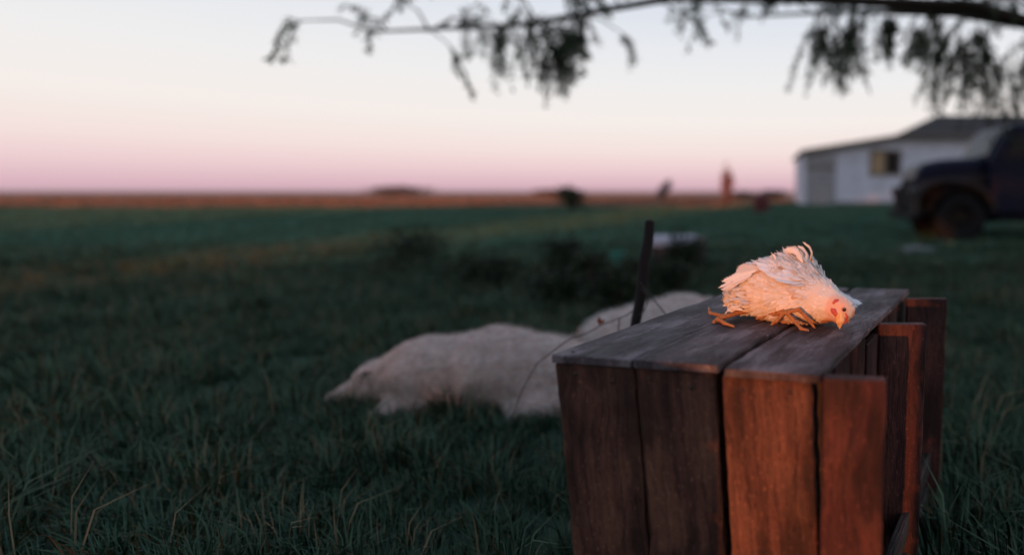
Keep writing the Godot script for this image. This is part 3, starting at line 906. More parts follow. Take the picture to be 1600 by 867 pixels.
# ---------------------------------------------------------------- things lying about the yard
func yard_things() -> void:
	var dark := func() -> Color: return green(0.55)
	var c := base("old_cabinet", Vector3(-1.30, 0.03, -6.6), "dark old cabinet with pale cloth on top in the weeds", "cabinet")
	put("carcass", box(Vector3(0, 0, -0.4), Vector3(0.62, 0.42, 0.4), 0.012), M.post, c)
	put("door", box(Vector3(0.03, 0.04, 0.001), Vector3(0.27, 0.34, 0.02), 0.006), M.post, c)
	put("door", box(Vector3(0.32, 0.04, 0.001), Vector3(0.27, 0.34, 0.02), 0.006), M.post, c)
	var cl := Buf.new()
	for j in 13:
		for i in 17:
			var u := i / 16.0; var v := j / 12.0
			var x := lerpf(-0.03, 0.50, u); var z := lerpf(-0.42, 0.08, v)
			var y := 0.43 + noise.get_noise_2d(u * 300.0, v * 300.0) * 0.03
			if z > 0.02: y -= (z - 0.02) * 1.6
			cl.add(Vector3(x, y, minf(z, 0.035)), Vector3.UP)
	for j in 12:
		for i in 16:
			var p := j * 17 + i
			cl.tri(p, p + 17, p + 1); cl.tri(p + 1, p + 17, p + 18)
	cl.smooth()
	var cm := mat(lin(0.36, 0.35, 0.40), 0.9); cm.cull_mode = BaseMaterial3D.CULL_DISABLED
	tag(put("cloth", cl.mesh(), cm, self, c.position), "pale crumpled cloth laid over the old cabinet", "cloth")
	for e in [[Vector3(-2.02, 0.02, -6.4), lin(0.32, 0.30, 0.42), "dull violet bucket lying in the dark weeds at left", 0.10], [Vector3(-1.78, 0.04, -6.9), lin(0.05, 0.20, 0.15), "small teal green bucket standing among the dark weeds", 0.11], [Vector3(0.03, 0.30, -17.6), lin(0.09, 0.018, 0.02), "dark red barrel standing far out on the lawn", 0.26]]:
		var r: float = e[3]
		var big: bool = r > 0.2
		var k := base("barrel" if big else "bucket", e[0], e[2], "barrel" if big else "bucket", "" if big else "buckets in the weeds")
		k.position.y = ground_y(k.position.x, k.position.z)
		var m := mat(e[1], 0.6)
		put("shell", lathe_y([Vector2(0.0, 0.0), Vector2(r * 0.8, 0.0), Vector2(r * 0.86, r * 0.6), Vector2(r, r * 2.1), Vector2(r * 0.95, r * 2.1), Vector2(r * 0.78, 0.03), Vector2(0.0, 0.03)] if not big else [Vector2(0, 0), Vector2(r * 0.95, 0), Vector2(r, r * 0.5), Vector2(r * 1.05, r * 1.2), Vector2(r, r * 1.9), Vector2(r * 0.95, r * 2.3), Vector2(0, r * 2.3)], 24), m, k)
		var hb := Buf.new()
		var pts := []
		var rad := []
		for i in 17:
			var a := PI * i / 16.0
			pts.append(Vector3(cos(a) * r, r * 2.05 - sin(a) * r * 0.5, sin(a) * r * 0.92) if not big else Vector3(cos(a * 2) * r * 1.03, r * 1.2, sin(a * 2) * r * 1.03)); rad.append(0.004 if not big else 0.012)
		tube(hb, pts, rad, 6)
		put("hoop" if big else "handle", hb.mesh(), M.nail, k)
	# flattened sack by the truck
	var sk := Buf.new()
	for j in 13:
		for i in 17:
			var u := i / 8.0 - 1.0; var v := j / 6.0 - 1.0
			var rr := pow(pow(absf(u), 4.0) + pow(absf(v), 4.0), 0.25)
			var h := maxf(0.0, 1.0 - rr * rr) * 0.07 + noise.get_noise_2d(u * 120.0, v * 120.0) * 0.03
			sk.add(Vector3(u * 0.38, maxf(h, 0.0) + 0.012, v * 0.24), Vector3.UP)
	for j in 12:
		for i in 16:
			var p := j * 17 + i
			sk.tri(p, p + 1, p + 17); sk.tri(p + 1, p + 18, p + 17)
	sk.smooth()
	for i in sk.n.size():
		if sk.n[i].y < 0: sk.n[i] = -sk.n[i]
	var sm := mat(lin(0.17, 0.18, 0.18), 0.9)
	tag(put("feed_sack", sk.mesh(), sm, self, Vector3(2.45, ground_y(2.45, -8.6) + 0.02, -8.6)), "pale crumpled sack lying on the grass in front of the truck", "sack")
	var spots := [[-0.82, -6.0, 0.30, 0.30], [-1.75, -5.6, 0.42, 0.22], [-2.25, -6.3, 0.4, 0.28], [-1.2, -5.2, 0.3, 0.2], [-2.7, -5.4, 0.5, 0.22], [-4.2, -6.6, 0.6, 0.32], [-1.15, -4.3, 0.34, 0.24], [-0.80, -4.9, 0.30, 0.22], [-1.62, -4.5, 0.38, 0.2]]
	var words := ["dark leafy weeds right against the old cabinet", "spreading dark weeds before the two buckets", "tall dark weeds behind the violet bucket", "small clump of dark weeds nearest the leaning post", "wide dark weed clump left of the buckets", "largest dark weed clump, far out at left", "dark weeds close behind the leaning post", "dark weeds between the leaning post and the chicken", "dark weeds at the left behind the nearest pig"]
	for i in spots.size():
		var s: Array = spots[i]
		shrub("weed_clump", Vector3(s[0], ground_y(s[0], s[1]), s[1]), Vector3(s[2], s[3], s[2] * 0.8), 700, 0.07, dark, words[i], Vector3.ZERO, "dark weeds in the yard")

# ---------------------------------------------------------------- chicken
# chicken space: x right, y up, z to the viewer, measured on the picture in steps of 0.32 mm
const CK := 0.00032
func cz(zx: float, zy: float, z: float) -> Vector3:
	return Vector3((zx - 746.0) * CK - (zx - 522.0) * CK * z * 0.75, ((674.0 - zy) * CK + (zy - 267.0) * CK * z * 0.75 + z * 0.132) / 0.991, z)
func cl_(zx: float, zy: float, y: float) -> Vector3:      # on or above the lid at height y
	var z := (y * 0.991 - (674.0 - zy) * CK) / (0.132 + (zy - 267.0) * CK * 0.75)
	return Vector3((zx - 746.0) * CK - (zx - 522.0) * CK * z * 0.75, y, z)

# One feather: a curved vane with a raised shaft and a frayed tip.
func feather(b: Buf, root: Vector3, d: Vector3, n: Vector3, l: float, w: float, curl: float, col: Color, fray := 0.5, soft := 0.0) -> void:
	d = d.normalized()
	var under := n.normalized()
	var s := d.cross(n).normalized()
	n = s.cross(d).normalized()
	var prof := [0.35, 0.85, 1.0, 0.95, 0.7]
	var first := b.v.size()
	for i in 5:
		var t := i / 4.0 * 0.86
		var c := root + d * t * l + n * curl * t * t * l
		var tn := (n - d * curl * 2.0 * t).normalized()
		var hw: float = w * 0.5 * prof[i]
		var sh := 1.0 - 0.12 * rng.randf()
		b.add(c - s * hw * rng.randf_range(0.85, 1.1) - n * hw * 0.35, (tn - s * 0.45).normalized(), col * sh)
		b.add(c, tn, col)
		b.add(c + s * hw * rng.randf_range(0.85, 1.1) - n * hw * 0.35, (tn + s * 0.45).normalized(), col * sh)
	for i in 4:
		var p := first + i * 3
		for k in 2:
			b.tri(p + k, p + k + 3, p + k + 1); b.tri(p + k + 1, p + k + 3, p + k + 4)
	# barbs at the tip
	var e := first + 12
	var nb := 5
	for k in nb:
		var f := (k + 0.5) / nb * 2.0 - 1.0
		var c0 := root + d * 0.84 * l + n * curl * 0.7 * l + s * (f - 0.22) * w * 0.35
		var c1 := root + d * 0.84 * l + n * curl * 0.7 * l + s * (f + 0.22) * w * 0.35
		var tip := root + d * l * (1.0 - 0.14 * f * f - fray * 0.12 * rng.randf()) + n * curl * l + s * f * w * (0.28 + 0.2 * rng.randf()) + n * w * 0.12 * rng.randfn()
		var i0 := b.add(c0, n, col); var i1 := b.add(c1, n, col); var i2 := b.add(tip, n, col)
		b.tri(i0, i2, i1)
	if soft > 0.0:
		for k in range(first, b.v.size()): b.n[k] = b.n[k].lerp(under, soft).normalized()

# A feather along a curve through given points (long wing and tail feathers).
func quill(b: Buf, p: Array, w: float, n: Vector3, col: Color) -> void:
	var cv := Curve3D.new()
	for i in p.size():
		var t: Vector3 = (p[mini(i + 1, p.size() - 1)] - p[maxi(i - 1, 0)]) / 6.0
		cv.add_point(p[i], -t, t)
	var ln := cv.get_baked_length()
	var m := 12
	var first := b.v.size()
	for i in m + 1:
		var t := float(i) / m
		var c := cv.sample_baked(ln * t)
		var d := (cv.sample_baked(minf(ln, ln * t + 0.002)) - cv.sample_baked(maxf(0, ln * t - 0.002))).normalized()
		var s := d.cross(n).normalized()
		var nn := s.cross(d).normalized()
		var hw := w * 0.5 * minf(1.0, 0.35 + t * 3.0) * (1.0 if t < 0.75 else sqrt(maxf(0.02, 1.0 - pow((t - 0.75) / 0.25, 2.0))))
		var ja := rng.randf_range(0.8, 1.08); var jb := rng.randf_range(0.8, 1.08)
		b.add(c - s * hw * ja - nn * hw * 0.3, (nn - s * 0.4).normalized(), col * rng.randf_range(0.9, 1.0))
		b.add(c + nn * 0.0008, nn, col)
		b.add(c + s * hw * jb - nn * hw * 0.3, (nn + s * 0.4).normalized(), col * rng.randf_range(0.9, 1.0))
		# loose barbs along the edge
		if i > 2:
			for sd in [-1.0, 1.0]:
				var q: Vector3 = c + s * hw * 0.8 * sd
				var r: Vector3 = q + (s * sd + d * 1.1).normalized() * w * rng.randf_range(0.25, 0.5)
				var i0 := b.add(q, nn, col); var i1 := b.add(q - d * w * 0.18, nn, col); var i2 := b.add(r + nn * w * 0.08 * rng.randfn(), nn, col)
				b.tri(i0, i1, i2)
	# strips: rows are not evenly spaced because of the barbs, so find them again
	var rows := []
	var at := first
	for i in m + 1:
		rows.append(at)
		at += 3 + (6 if i > 2 else 0)
	for i in m:
		for k in 2:
			b.tri(rows[i] + k, rows[i + 1] + k, rows[i] + k + 1); b.tri(rows[i] + k + 1, rows[i + 1] + k, rows[i + 1] + k + 1)

func white() -> Color:
	var g := rng.randf_range(0.58, 0.74)
	var w := rng.randf() * 0.06
	return Color(g, g * (0.97 - w), g * (0.93 - w * 1.6))

func chicken() -> void:
	var o := base("chicken", Vector3(0.072, TOP + 0.001, -1.312), "white chicken crouched on the wooden lid with its beak pointing down", "chicken")
	var head := cz(1130, 598, 0.075)
	var list := [
		[cz(425, 490, -0.02), cz(640, 462, -0.01), 0.044, 0.066],
		[cz(640, 462, -0.01), cz(840, 510, 0.012), 0.066, 0.060],
		[cz(640, 430, -0.02), cz(828, 362, -0.03), 0.058, 0.042],
		[cz(520, 385, -0.015), cz(660, 380, -0.02), 0.044, 0.050],
		[cz(828, 362, -0.03), cz(985, 520, 0.03), 0.042, 0.038],
		[cz(840, 510, 0.012), cz(1000, 560, 0.045), 0.060, 0.038],
		[cz(985, 525, 0.03), head, 0.038, 0.0235],
		[head, cz(1120, 640, 0.083), 0.0235, 0.016]]
	var bodyf := func(p: Vector3) -> float:
		var d := bones(p, list, 0.022)
		if absf(d) < 0.02: d += noise.get_noise_3d(p.x * 1500.0, p.y * 1500.0, p.z * 1500.0) * 0.0035
		return maxf(d, 0.0015 - p.y)
	var b := nets(bodyf, Vector3(-0.19, -0.008, -0.11), Vector3(0.18, 0.18, 0.125), 0.004)
	var face := cz(1100, 600, 0.095)
	var skin := Color(0.64, 0.40, 0.31)
	for i in b.v.size():
		var p := b.v[i]
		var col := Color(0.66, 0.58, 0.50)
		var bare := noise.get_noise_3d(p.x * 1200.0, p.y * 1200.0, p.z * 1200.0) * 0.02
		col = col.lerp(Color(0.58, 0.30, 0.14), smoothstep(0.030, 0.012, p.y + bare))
		var fd := Vector3(p.x - face.x, (p.y - face.y) * 0.8, (p.z - face.z) * 0.7).length() + noise.get_noise_3d(p.x * 4000.0, p.y * 4000.0, 7.0) * 0.006
		col = col.lerp(skin, smoothstep(0.030, 0.022, fd))
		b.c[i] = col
	M.skin = vmat(0.6, 0.35)
	M.skin.subsurf_scatter_enabled = true
	M.skin.subsurf_scatter_strength = 0.15
	put("body", b.mesh(), M.skin, o)
	# plumage laid from the head towards the rump
	var pl := Buf.new()
	var n0 := b.v.size()
	var dirt := FastNoiseLite.new(); dirt.seed = 9; dirt.frequency = 26.0; dirt.fractal_octaves = 3
	for i in 9500:
		var k := rng.randi() % n0
		var p := b.v[k]; var nn := b.n[k]
		if nn.y < -0.93 or (p.y < 0.026 and rng.randf() < 0.15): continue
		var hd := p.distance_to(head)
		var fd := Vector3(p.x - face.x, (p.y - face.y) * 0.8, (p.z - face.z) * 0.7).length()
		if fd < 0.030 + 0.004 * rng.randfn(): continue
		var flow := Vector3(-0.9, 0.12, -0.25)
		if hd < 0.075: flow = (p - (head + Vector3(0.02, -0.03, 0.03))).normalized()
		flow += Vector3(0, -0.55, 0) * smoothstep(0.02, 0.10, p.z)
		flow += rdir() * 0.28
		var tg := flow - nn * flow.dot(nn)
		if tg.length() < 0.1: continue
		tg = tg.normalized()
		var small := smoothstep(0.03, 0.12, hd)
		var l := lerpf(0.012, 0.030, small) * rng.randf_range(0.7, 1.3)
		var w := lerpf(0.0050, 0.011, small) * rng.randf_range(0.7, 1.2)
		var col := white()
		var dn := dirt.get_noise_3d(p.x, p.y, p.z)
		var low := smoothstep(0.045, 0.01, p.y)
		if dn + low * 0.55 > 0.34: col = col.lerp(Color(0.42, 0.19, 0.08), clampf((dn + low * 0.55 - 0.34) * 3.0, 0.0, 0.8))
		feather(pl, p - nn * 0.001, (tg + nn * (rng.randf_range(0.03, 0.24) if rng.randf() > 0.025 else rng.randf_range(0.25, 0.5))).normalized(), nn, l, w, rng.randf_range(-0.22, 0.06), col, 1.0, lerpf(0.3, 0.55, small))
	var pm := put("plumage", pl.mesh(), M.feather, o)
	pm.set_meta("kind", "stuff")
	# rump fluff and the ragged feathers at the rear
	var tl := Buf.new()
	for i in 130:
		var r := cz(rng.randf_range(350, 460), rng.randf_range(420, 600), rng.randf_range(-0.04, 0.035))
		feather(tl, r, Vector3(-0.9, rng.randf_range(-0.7, 0.5), rng.randf_range(-0.3, 0.4)), Vector3(-0.2, 0.5, 0.8), rng.randf_range(0.022, 0.04), rng.randf_range(0.007, 0.013), rng.randf_range(-0.2, 0.2), white(), 1.6)
	put("rump_fluff", tl.mesh(), M.feather, o).set_meta("kind", "stuff")
	# wing: each long feather is a part of its own
	var wing := Node3D.new(); wing.name = "wing"; o.add_child(wing)
	var up := Vector3(-0.2, 0.9, 0.4)
	var prim := [
		[[900, 340, 0.030], [700, 332, 0.046], [500, 275, 0.040], 0.024], [[905, 330, 0.022], [720, 305, 0.036], [480, 242, 0.026], 0.026],
		[[905, 315, 0.012], [740, 280, 0.024], [520, 226, 0.012], 0.026], [[905, 300, 0.000], [760, 254, 0.012], [575, 216, 0.000], 0.026],
		[[905, 290, -0.014], [780, 230, -0.002], [612, 192, -0.014], 0.026], [[905, 280, -0.026], [790, 207, -0.014], [650, 170, -0.026], 0.024],
		[[905, 275, -0.038], [800, 190, -0.028], [690, 146, -0.038], 0.024], [[905, 270, -0.048], [810, 180, -0.042], [725, 136, -0.05], 0.022],
		[[900, 355, 0.038], [740, 370, 0.056], [560, 322, 0.054], 0.020], [[900, 365, 0.044], [780, 392, 0.062], [630, 368, 0.062], 0.018], [[905, 375, 0.046], [820, 405, 0.064], [700, 402, 0.066], 0.017]]
	for f in prim:
		var q := Buf.new()
		quill(q, [cz(f[0][0], f[0][1], f[0][2]), cz(f[1][0], f[1][1], f[1][2]), cz(f[2][0], f[2][1], f[2][2] + 0.004 * rng.randfn())], f[3] * rng.randf_range(0.75, 1.0), (up + Vector3(0.06 * rng.randfn(), -0.1, 0.22 * rng.randf_range(-1.0, 1.0))).normalized(), Color(0.72, 0.71, 0.71) * rng.randf_range(0.82, 1.05))
		put("wing_feather", q.mesh(), M.feather, wing)
	var cov := Buf.new()
	for i in 190:
		var u := rng.randf(); var v := rng.randf()
		var r := cz(lerpf(930, 700, u) + rng.randfn() * 12.0, lerpf(250, 400, v) + u * lerpf(-50, -20, v) + rng.randfn() * 8.0, lerpf(-0.03, 0.052, v) + 0.006)
		feather(cov, r, Vector3(-0.9, rng.randf_range(-0.1, 0.25), rng.randf_range(-0.15, 0.15)), up, rng.randf_range(0.022, 0.036), rng.randf_range(0.010, 0.016), rng.randf_range(-0.2, 0.12), Color(0.72, 0.71, 0.70) * rng.randf_range(0.88, 1.06), 0.8)
	put("wing_coverts", cov.mesh(), M.feather, wing).set_meta("kind", "stuff")
	# wing tip that droops over the rump
	var tipw := Node3D.new(); tipw.name = "drooping_wing_tip"; o.add_child(tipw)
	for f in [[[520, 285, 0.03], [390, 268, 0.02], [345, 300, 0.016]], [[520, 290, 0.03], [400, 285, 0.025], [300, 352, 0.022]], [[510, 300, 0.032], [390, 310, 0.03], [285, 392, 0.026]], [[490, 305, 0.034], [370, 335, 0.032], [240, 385, 0.03]], [[480, 310, 0.034], [350, 355, 0.034], [212, 432, 0.034]], [[460, 330, 0.036], [340, 375, 0.036], [235, 448, 0.036]], [[450, 345, 0.036], [345, 395, 0.038], [268, 452, 0.038]]]:
		var q := Buf.new()
		quill(q, [cz(f[0][0], f[0][1], f[0][2]), cz(f[1][0], f[1][1], f[1][2]), cz(f[2][0], f[2][1], f[2][2])], rng.randf_range(0.008, 0.013), (Vector3(-0.3, 0.6, 0.75) + rdir() * 0.5).normalized(), white())
		put("wing_feather", q.mesh(), M.feather, tipw)
	# curled plumes on the highest point of the back
	for f in [[[885, 268, -0.02], [908, 175, -0.022], [888, 130, -0.022], [838, 93, -0.02], 0.011], [[868, 255, -0.01], [868, 185, -0.012], [845, 140, -0.012], [798, 122, -0.008], 0.013], [[850, 250, -0.015], [830, 180, -0.016], [790, 148, -0.014], [740, 140, -0.01], 0.014], [[900, 285, -0.02], [925, 255, -0.018], [918, 238, -0.018], [905, 230, -0.016], 0.010], [[840, 240, 0.0], [800, 170, 0.0], [760, 150, 0.0], [708, 150, 0.002], 0.014], [[880, 250, -0.03], [880, 200, -0.034], [862, 165, -0.036], [830, 150, -0.036], 0.012]]:
		var q := Buf.new()
		quill(q, [cz(f[0][0], f[0][1], f[0][2]), cz(f[1][0], f[1][1], f[1][2]), cz(f[2][0], f[2][1], f[2][2]), cz(f[3][0], f[3][1], f[3][2])], f[4] * (0.62 if f[0][0] > 864 else 1.05), (Vector3(0.5, 0.15, 0.85) + rdir() * 0.3).normalized(), white())
		put("plume", q.mesh(), M.feather, o)
	var fl := Buf.new()
	for i in 120:
		var u := rng.randf()
		var ridge := [[490, 250, 0.02], [600, 220, 0.0], [700, 165, -0.03], [800, 165, -0.03], [880, 230, -0.025], [930, 290, -0.02]]
		var t := u * 4.999
		var k := int(t)
		var q := Vector3(lerpf(ridge[k][0], ridge[k + 1][0], t - k), lerpf(ridge[k][1], ridge[k + 1][1], t - k), lerpf(ridge[k][2], ridge[k + 1][2], t - k))
		var r0 := cz(q.x + rng.randfn() * 10.0, q.y + 25.0 + rng.randf() * 40.0, q.z + 0.01 * rng.randfn())
		var d0 := (Vector3(-0.55, 0.75, 0.0) + rdir() * 0.5).normalized()
		var ln := rng.randf_range(0.008, 0.019)
		quill(fl, [r0, r0 + d0 * ln * 0.5, r0 + d0 * ln + Vector3(-0.2, -0.1, 0.1) * ln], rng.randf_range(0.0020, 0.0048), (Vector3(0, 0.3, 1.0) + rdir() * 0.4).normalized(), white())
	for i in 70:
		var r0 := cz(rng.randf_range(305, 370), rng.randf_range(400, 560), rng.randf_range(-0.02, 0.035))
		var d0 := (Vector3(-0.8, rng.randf_range(-0.5, 0.4), 0.2) + rdir() * 0.4).normalized()
		var ln := rng.randf_range(0.012, 0.03)
		quill(fl, [r0, r0 + d0 * ln * 0.5, r0 + d0 * ln + rdir() * ln * 0.25], rng.randf_range(0.003, 0.007), (Vector3(0, 0.3, 1.0) + rdir() * 0.5).normalized(), white())
	put("loose_down", fl.mesh(), M.feather, o).set_meta("kind", "stuff")
	# the far wing's tip showing behind the head
	for f in [[[1090, 470, -0.02], [1190, 520, -0.03], [1282, 549, -0.035]], [[1100, 490, -0.02], [1180, 540, -0.028], [1250, 572, -0.03]], [[1090, 460, -0.02], [1160, 495, -0.03], [1225, 540, -0.035]]]:
		var q := Buf.new()
		quill(q, [cz(f[0][0], f[0][1], f[0][2]), cz(f[1][0], f[1][1], f[1][2]), cz(f[2][0], f[2][1], f[2][2])], 0.016, Vector3(0.1, 0.7, 0.7), Color(0.72, 0.72, 0.73))
		put("far_wing_feather", q.mesh(), M.feather, o)
	# face
	var horn := mat(lin(0.62, 0.40, 0.20), 0.45, 0.45)
	var rd := mat(lin(0.48, 0.085, 0.06), 0.6, 0.4)
	rd.subsurf_scatter_enabled = true
	rd.subsurf_scatter_strength = 0.1
	var bk := Buf.new()
	var up_list := [[cz(1128, 628, 0.096), cz(1132, 680, 0.1), 0.0088, 0.0070], [cz(1132, 680, 0.1), cz(1120, 742, 0.098), 0.0070, 0.0016]]
	var bf := func(p: Vector3) -> float: return bones(p, up_list, 0.004)
	bk = nets(bf, cz(1128, 680, 0.1) - Vector3(0.016, 0.03, 0.016), cz(1128, 680, 0.1) + Vector3(0.016, 0.03, 0.016), 0.0016)
	var beak := put("beak", bk.mesh(), horn, o)
	var low_list := [[cz(1108, 640, 0.098), cz(1110, 690, 0.1), 0.0072, 0.0052], [cz(1110, 690, 0.1), cz(1112, 730, 0.098), 0.0052, 0.0015]]
	var lf := func(p: Vector3) -> float: return bones(p, low_list, 0.003)
	put("lower_bill", nets(lf, cz(1110, 680, 0.1) - Vector3(0.012, 0.025, 0.012), cz(1110, 680, 0.1) + Vector3(0.012, 0.025, 0.012), 0.0016).mesh(), mat(lin(0.62, 0.36, 0.16), 0.5), beak)
	var on_head := func(zx: float, zy: float, out: float) -> Vector3:
		var p := cz(zx, zy, 0.13)
		for i in 60:
			var d: float = bodyf.call(p)
			if d < out: break
			p = cz(zx, zy, p.z - maxf(d * 0.6, 0.0004))
		return p
	var e: Vector3 = on_head.call(1151, 598, 0.0)
	var lid := SphereMesh.new(); lid.radius = 0.0068; lid.height = 0.0136; lid.radial_segments = 20; lid.rings = 12
	var rim := put("eyelid", lid, mat(lin(0.52, 0.20, 0.14), 0.6), o, e + Vector3(0, 0, -0.0030))
	rim.scale = Vector3(1, 1, 0.62)
	var eye := SphereMesh.new(); eye.radius = 0.0048; eye.height = 0.0096; eye.radial_segments = 20; eye.rings = 12
	put("eye", eye, mat(lin(0.012, 0.007, 0.006), 0.12, 0.6), o, e + Vector3(0.0004, 0.0, -0.0012))
	for f in [["ear_lobe", [[1072, 548, 0.0032], [1090, 534, 0.0042], [1106, 528, 0.0030]]], ["wattle", [[1062, 598, 0.0042], [1078, 612, 0.0062], [1094, 634, 0.0046], [1100, 655, 0.003]]], ["wattle", [[1162, 628, 0.0030], [1170, 655, 0.0042], [1164, 688, 0.0036], [1150, 700, 0.0028]]]]:
		var seg := []
		var mid := Vector3.ZERO
		for k in f[1].size():
			var here: Vector3 = on_head.call(f[1][k][0], f[1][k][1], 0.0) - Vector3(0, 0, f[1][k][2] * 0.45)
			mid += here / f[1].size()
			if k: seg.append([seg_at, here, f[1][k - 1][2], f[1][k][2]])
			seg_at = here
		var wf := func(p: Vector3) -> float: return bones(p, seg, 0.003) + noise.get_noise_3d(p.x * 9000.0, p.y * 9000.0, p.z * 9000.0) * 0.0016
		put(f[0], nets(wf, mid - Vector3.ONE * 0.024, mid + Vector3.ONE * 0.024, 0.0016).mesh(), rd, o)
	# legs
	M.shank = patchy([Vector3(0.07, 0.030, 0.018), Vector3(0.24, 0.095, 0.036), Vector3(0.42, 0.185, 0.07), Vector3(0.26, 0.11, 0.05), Vector3(0.08, 0.042, 0.026)], 0.022, 0.10, 0.6, 31)
	var l1 := [
		[cz(430, 600, 0.005), cl_(345, 622, 0.020), 0.009, 0.0070], [cl_(345, 622, 0.020), cl_(200, 672, 0.010), 0.0068, 0.0062],
		[cl_(205, 670, 0.009), cl_(250, 700, 0.006), 0.0060, 0.0050], [cl_(250, 700, 0.006), cl_(318, 724, 0.005), 0.0050, 0.0036],
		[cl_(205, 670, 0.009), cl_(172, 690, 0.007), 0.0060, 0.0048],
		[cl_(255, 648, 0.012), cl_(190, 634, 0.009), 0.0058, 0.0046], [cl_(190, 634, 0.009), cl_(143, 622, 0.009), 0.0048, 0.0046], [cl_(143, 622, 0.009), cl_(136, 592, 0.014), 0.0046, 0.0034]]
	make_leg(o, l1, [[cl_(318, 724, 0.004), cl_(326, 732, 0.002)], [cl_(172, 690, 0.006), cl_(163, 700, 0.002)], [cl_(136, 592, 0.014), cl_(130, 583, 0.013)]])
	var l2 := [
		[cz(560, 640, 0.030), cz(660, 624, 0.056), 0.008, 0.0072], [cz(660, 624, 0.056), cz(735, 612, 0.076), 0.0070, 0.0062],
		[cz(735, 612, 0.080), cz(812, 598, 0.086), 0.0062, 0.0052], [cz(812, 598, 0.086), cz(868, 655, 0.092), 0.0054, 0.0046], [cz(868, 655, 0.092), cl_(925, 728, 0.005), 0.0046, 0.0036],
		[cz(715, 620, 0.082), cz(775, 680, 0.090), 0.0060, 0.0052], [cz(775, 680, 0.090), cl_(828, 742, 0.006), 0.0052, 0.0042], [cl_(828, 742, 0.006), cl_(872, 752, 0.005), 0.0042, 0.0034],
				[cz(690, 632, 0.08), cz(645, 684, 0.078), 0.0052, 0.0046], [cz(645, 684, 0.078), cl_(610, 708, 0.005), 0.0046, 0.0034]]
	make_leg(o, l2, [[cl_(925, 728, 0.004), cl_(936, 738, 0.002)], [cl_(872, 752, 0.004), cl_(888, 760, 0.002)], [cl_(610, 708, 0.004), cl_(602, 716, 0.002)]])

func make_leg(o: Node3D, list: Array, claws: Array) -> void:
	var lo := Vector3(9, 9, 9); var hi := -lo
	for e in list:
		for p in [e[0], e[1]]:
			lo = lo.min(p); hi = hi.max(p)
	for e in list:
		e[2] *= 0.84; e[3] *= 0.84
	var f := func(p: Vector3) -> float:
		var d := bones(p, list, 0.0035)
		return d + 0.0006 * sin(p.x * 1500.0) * sin(p.y * 1300.0 + p.z * 1100.0) + 0.0012 * noise.get_noise_3d(p.x * 9000.0, p.y * 9000.0, p.z * 9000.0)
	var leg := put("leg", nets(f, lo - Vector3.ONE * 0.016, hi + Vector3.ONE * 0.016, 0.0021).mesh(), M.shank, o)
	for c in claws:
		var cb := Buf.new()
		tube(cb, [c[0], c[0].lerp(c[1], 0.5) + Vector3(0, 0.0008, 0), c[1]], [0.0026, 0.0018, 0.0005], 7)
		put("claw", cb.mesh(), mat(lin(0.45, 0.36, 0.26), 0.5), leg)

# ---------------------------------------------------------------- grass
func tuft(blades: int, h: float, spread: float, w: float, tone: Vector3) -> Mesh:
	var b := Buf.new()
	for i in blades:
		var a := rng.randf() * TAU
		var r := sqrt(rng.randf()) * spread
		var p := Vector3(cos(a) * r, 0, sin(a) * r)
		var out := Vector3(cos(a + rng.randfn() * 0.8), 0, sin(a + rng.randfn() * 0.8))
		var side := out.cross(Vector3.UP).rotated(Vector3.UP, rng.randfn() * 0.6)
		var hh := h * rng.randf_range(0.45, 1.15)
		var bend := rng.randf_range(0.1, 0.75)
		var k := rng.randf_range(0.6, 1.4)
		var col := Color(tone.x * k, tone.y * k, tone.z * k)
		if rng.randf() < 0.1: col = Color(0.11, 0.085, 0.045)
		var nn := (Vector3.UP * 0.5 + out * -0.6).normalized()
		var i0 := b.add(p - side * w * 0.5, nn, col); var i1 := b.add(p + side * w * 0.5, nn, col)
		var m := p + Vector3.UP * hh * 0.55 + out * hh * bend * 0.25
		var i2 := b.add(m - side * w * 0.4, nn, col); var i3 := b.add(m + side * w * 0.4, nn, col)
		var i4 := b.add(p + Vector3.UP * hh * (1.0 - bend * 0.3) + out * hh * bend, nn, col)
		b.tri(i0, i2, i1); b.tri(i1, i2, i3); b.tri(i2, i4, i3)
	return b.mesh()

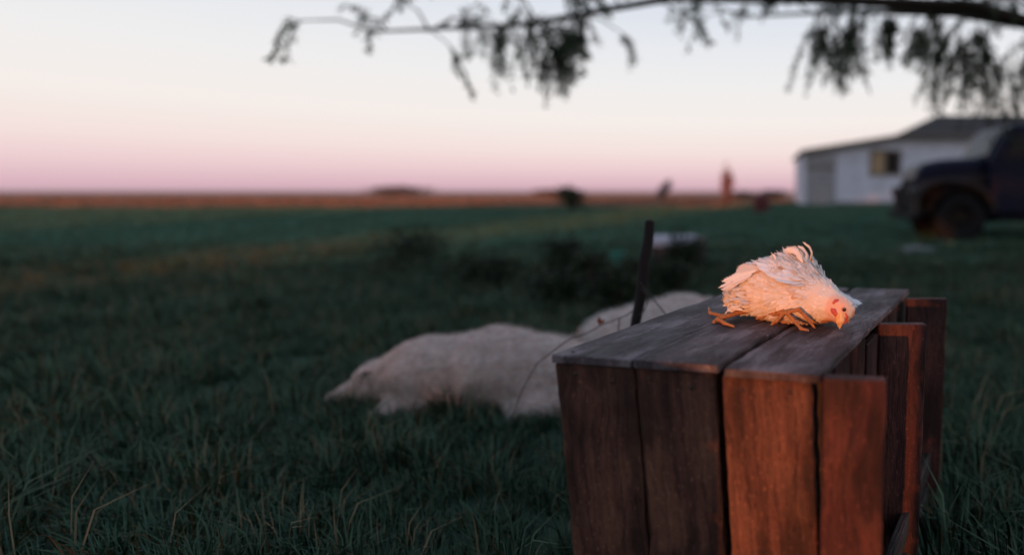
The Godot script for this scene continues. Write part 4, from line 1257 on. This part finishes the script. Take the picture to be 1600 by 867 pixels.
func scatter(called: String, m: Mesh, count: int, d0: float, d1: float, label: String, smin: float, smax: float) -> void:
	var mm := MultiMesh.new()
	mm.transform_format = MultiMesh.TRANSFORM_3D
	mm.mesh = m
	var list := []
	var tries := 0
	while list.size() < count and tries < count * 3:
		tries += 1
		var d := sqrt(lerpf(d0 * d0, d1 * d1, rng.randf()))
		var x := rng.randf_range(-1.55, 0.68) * d - 0.1
		var thin := noise.get_noise_2d(x * 40.0, d * 40.0)
		if thin < -0.28 and rng.randf() < 0.75: continue
		# keep out of the box and the pen
		if d < 1.85 and x > -0.41 + (d - 1.02) * 0.44 and x < 0.25 + maxf(d - 0.9, 0.0) * 0.47: continue
		if d > 22.9 and x > 1.6: continue
		if called == "dry_grass" and d < 25.0 and x > -0.5: continue
		if called == "lawn_grass" and d > 20.5 and x < -1.0: continue
		var s := rng.randf_range(smin, smax) * (1.0 + 0.5 * noise.get_noise_2d(x * 25.0 + 500.0, d * 25.0))
		var t := Transform3D(Basis(Vector3.UP, rng.randf() * TAU).scaled(Vector3(s, s * rng.randf_range(0.8, 1.2), s)), Vector3(x, ground_y(x, -d) - 0.006, -d))
		list.append(t)
	mm.instance_count = list.size()
	for i in list.size(): mm.set_instance_transform(i, list[i])
	var o := MultiMeshInstance3D.new()
	o.name = called
	o.multimesh = mm
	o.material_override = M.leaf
	add_child(o)
	tag(o, label, "grass", "", "stuff")

func grass() -> void:
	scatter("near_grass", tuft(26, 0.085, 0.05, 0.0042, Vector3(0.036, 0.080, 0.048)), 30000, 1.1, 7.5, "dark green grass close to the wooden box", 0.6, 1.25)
	scatter("tall_grass", tuft(34, 0.17, 0.06, 0.0046, Vector3(0.040, 0.076, 0.044)), 2600, 1.3, 9.0, "taller rank grass clumps scattered through the yard", 0.6, 1.5)
	scatter("straw", tuft(9, 0.16, 0.10, 0.0036, Vector3(0.20, 0.15, 0.085)), 2600, 1.2, 9.0, "dry straw stalks scattered through the grass", 0.6, 1.4)
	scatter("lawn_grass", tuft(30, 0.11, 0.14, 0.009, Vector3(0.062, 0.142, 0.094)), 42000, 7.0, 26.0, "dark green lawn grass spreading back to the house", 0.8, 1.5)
	scatter("dry_grass", tuft(24, 0.20, 0.28, 0.02, Vector3(0.30, 0.16, 0.11)), 12000, 20.5, 60.0, "brown dry grass of the far field", 0.7, 1.4)
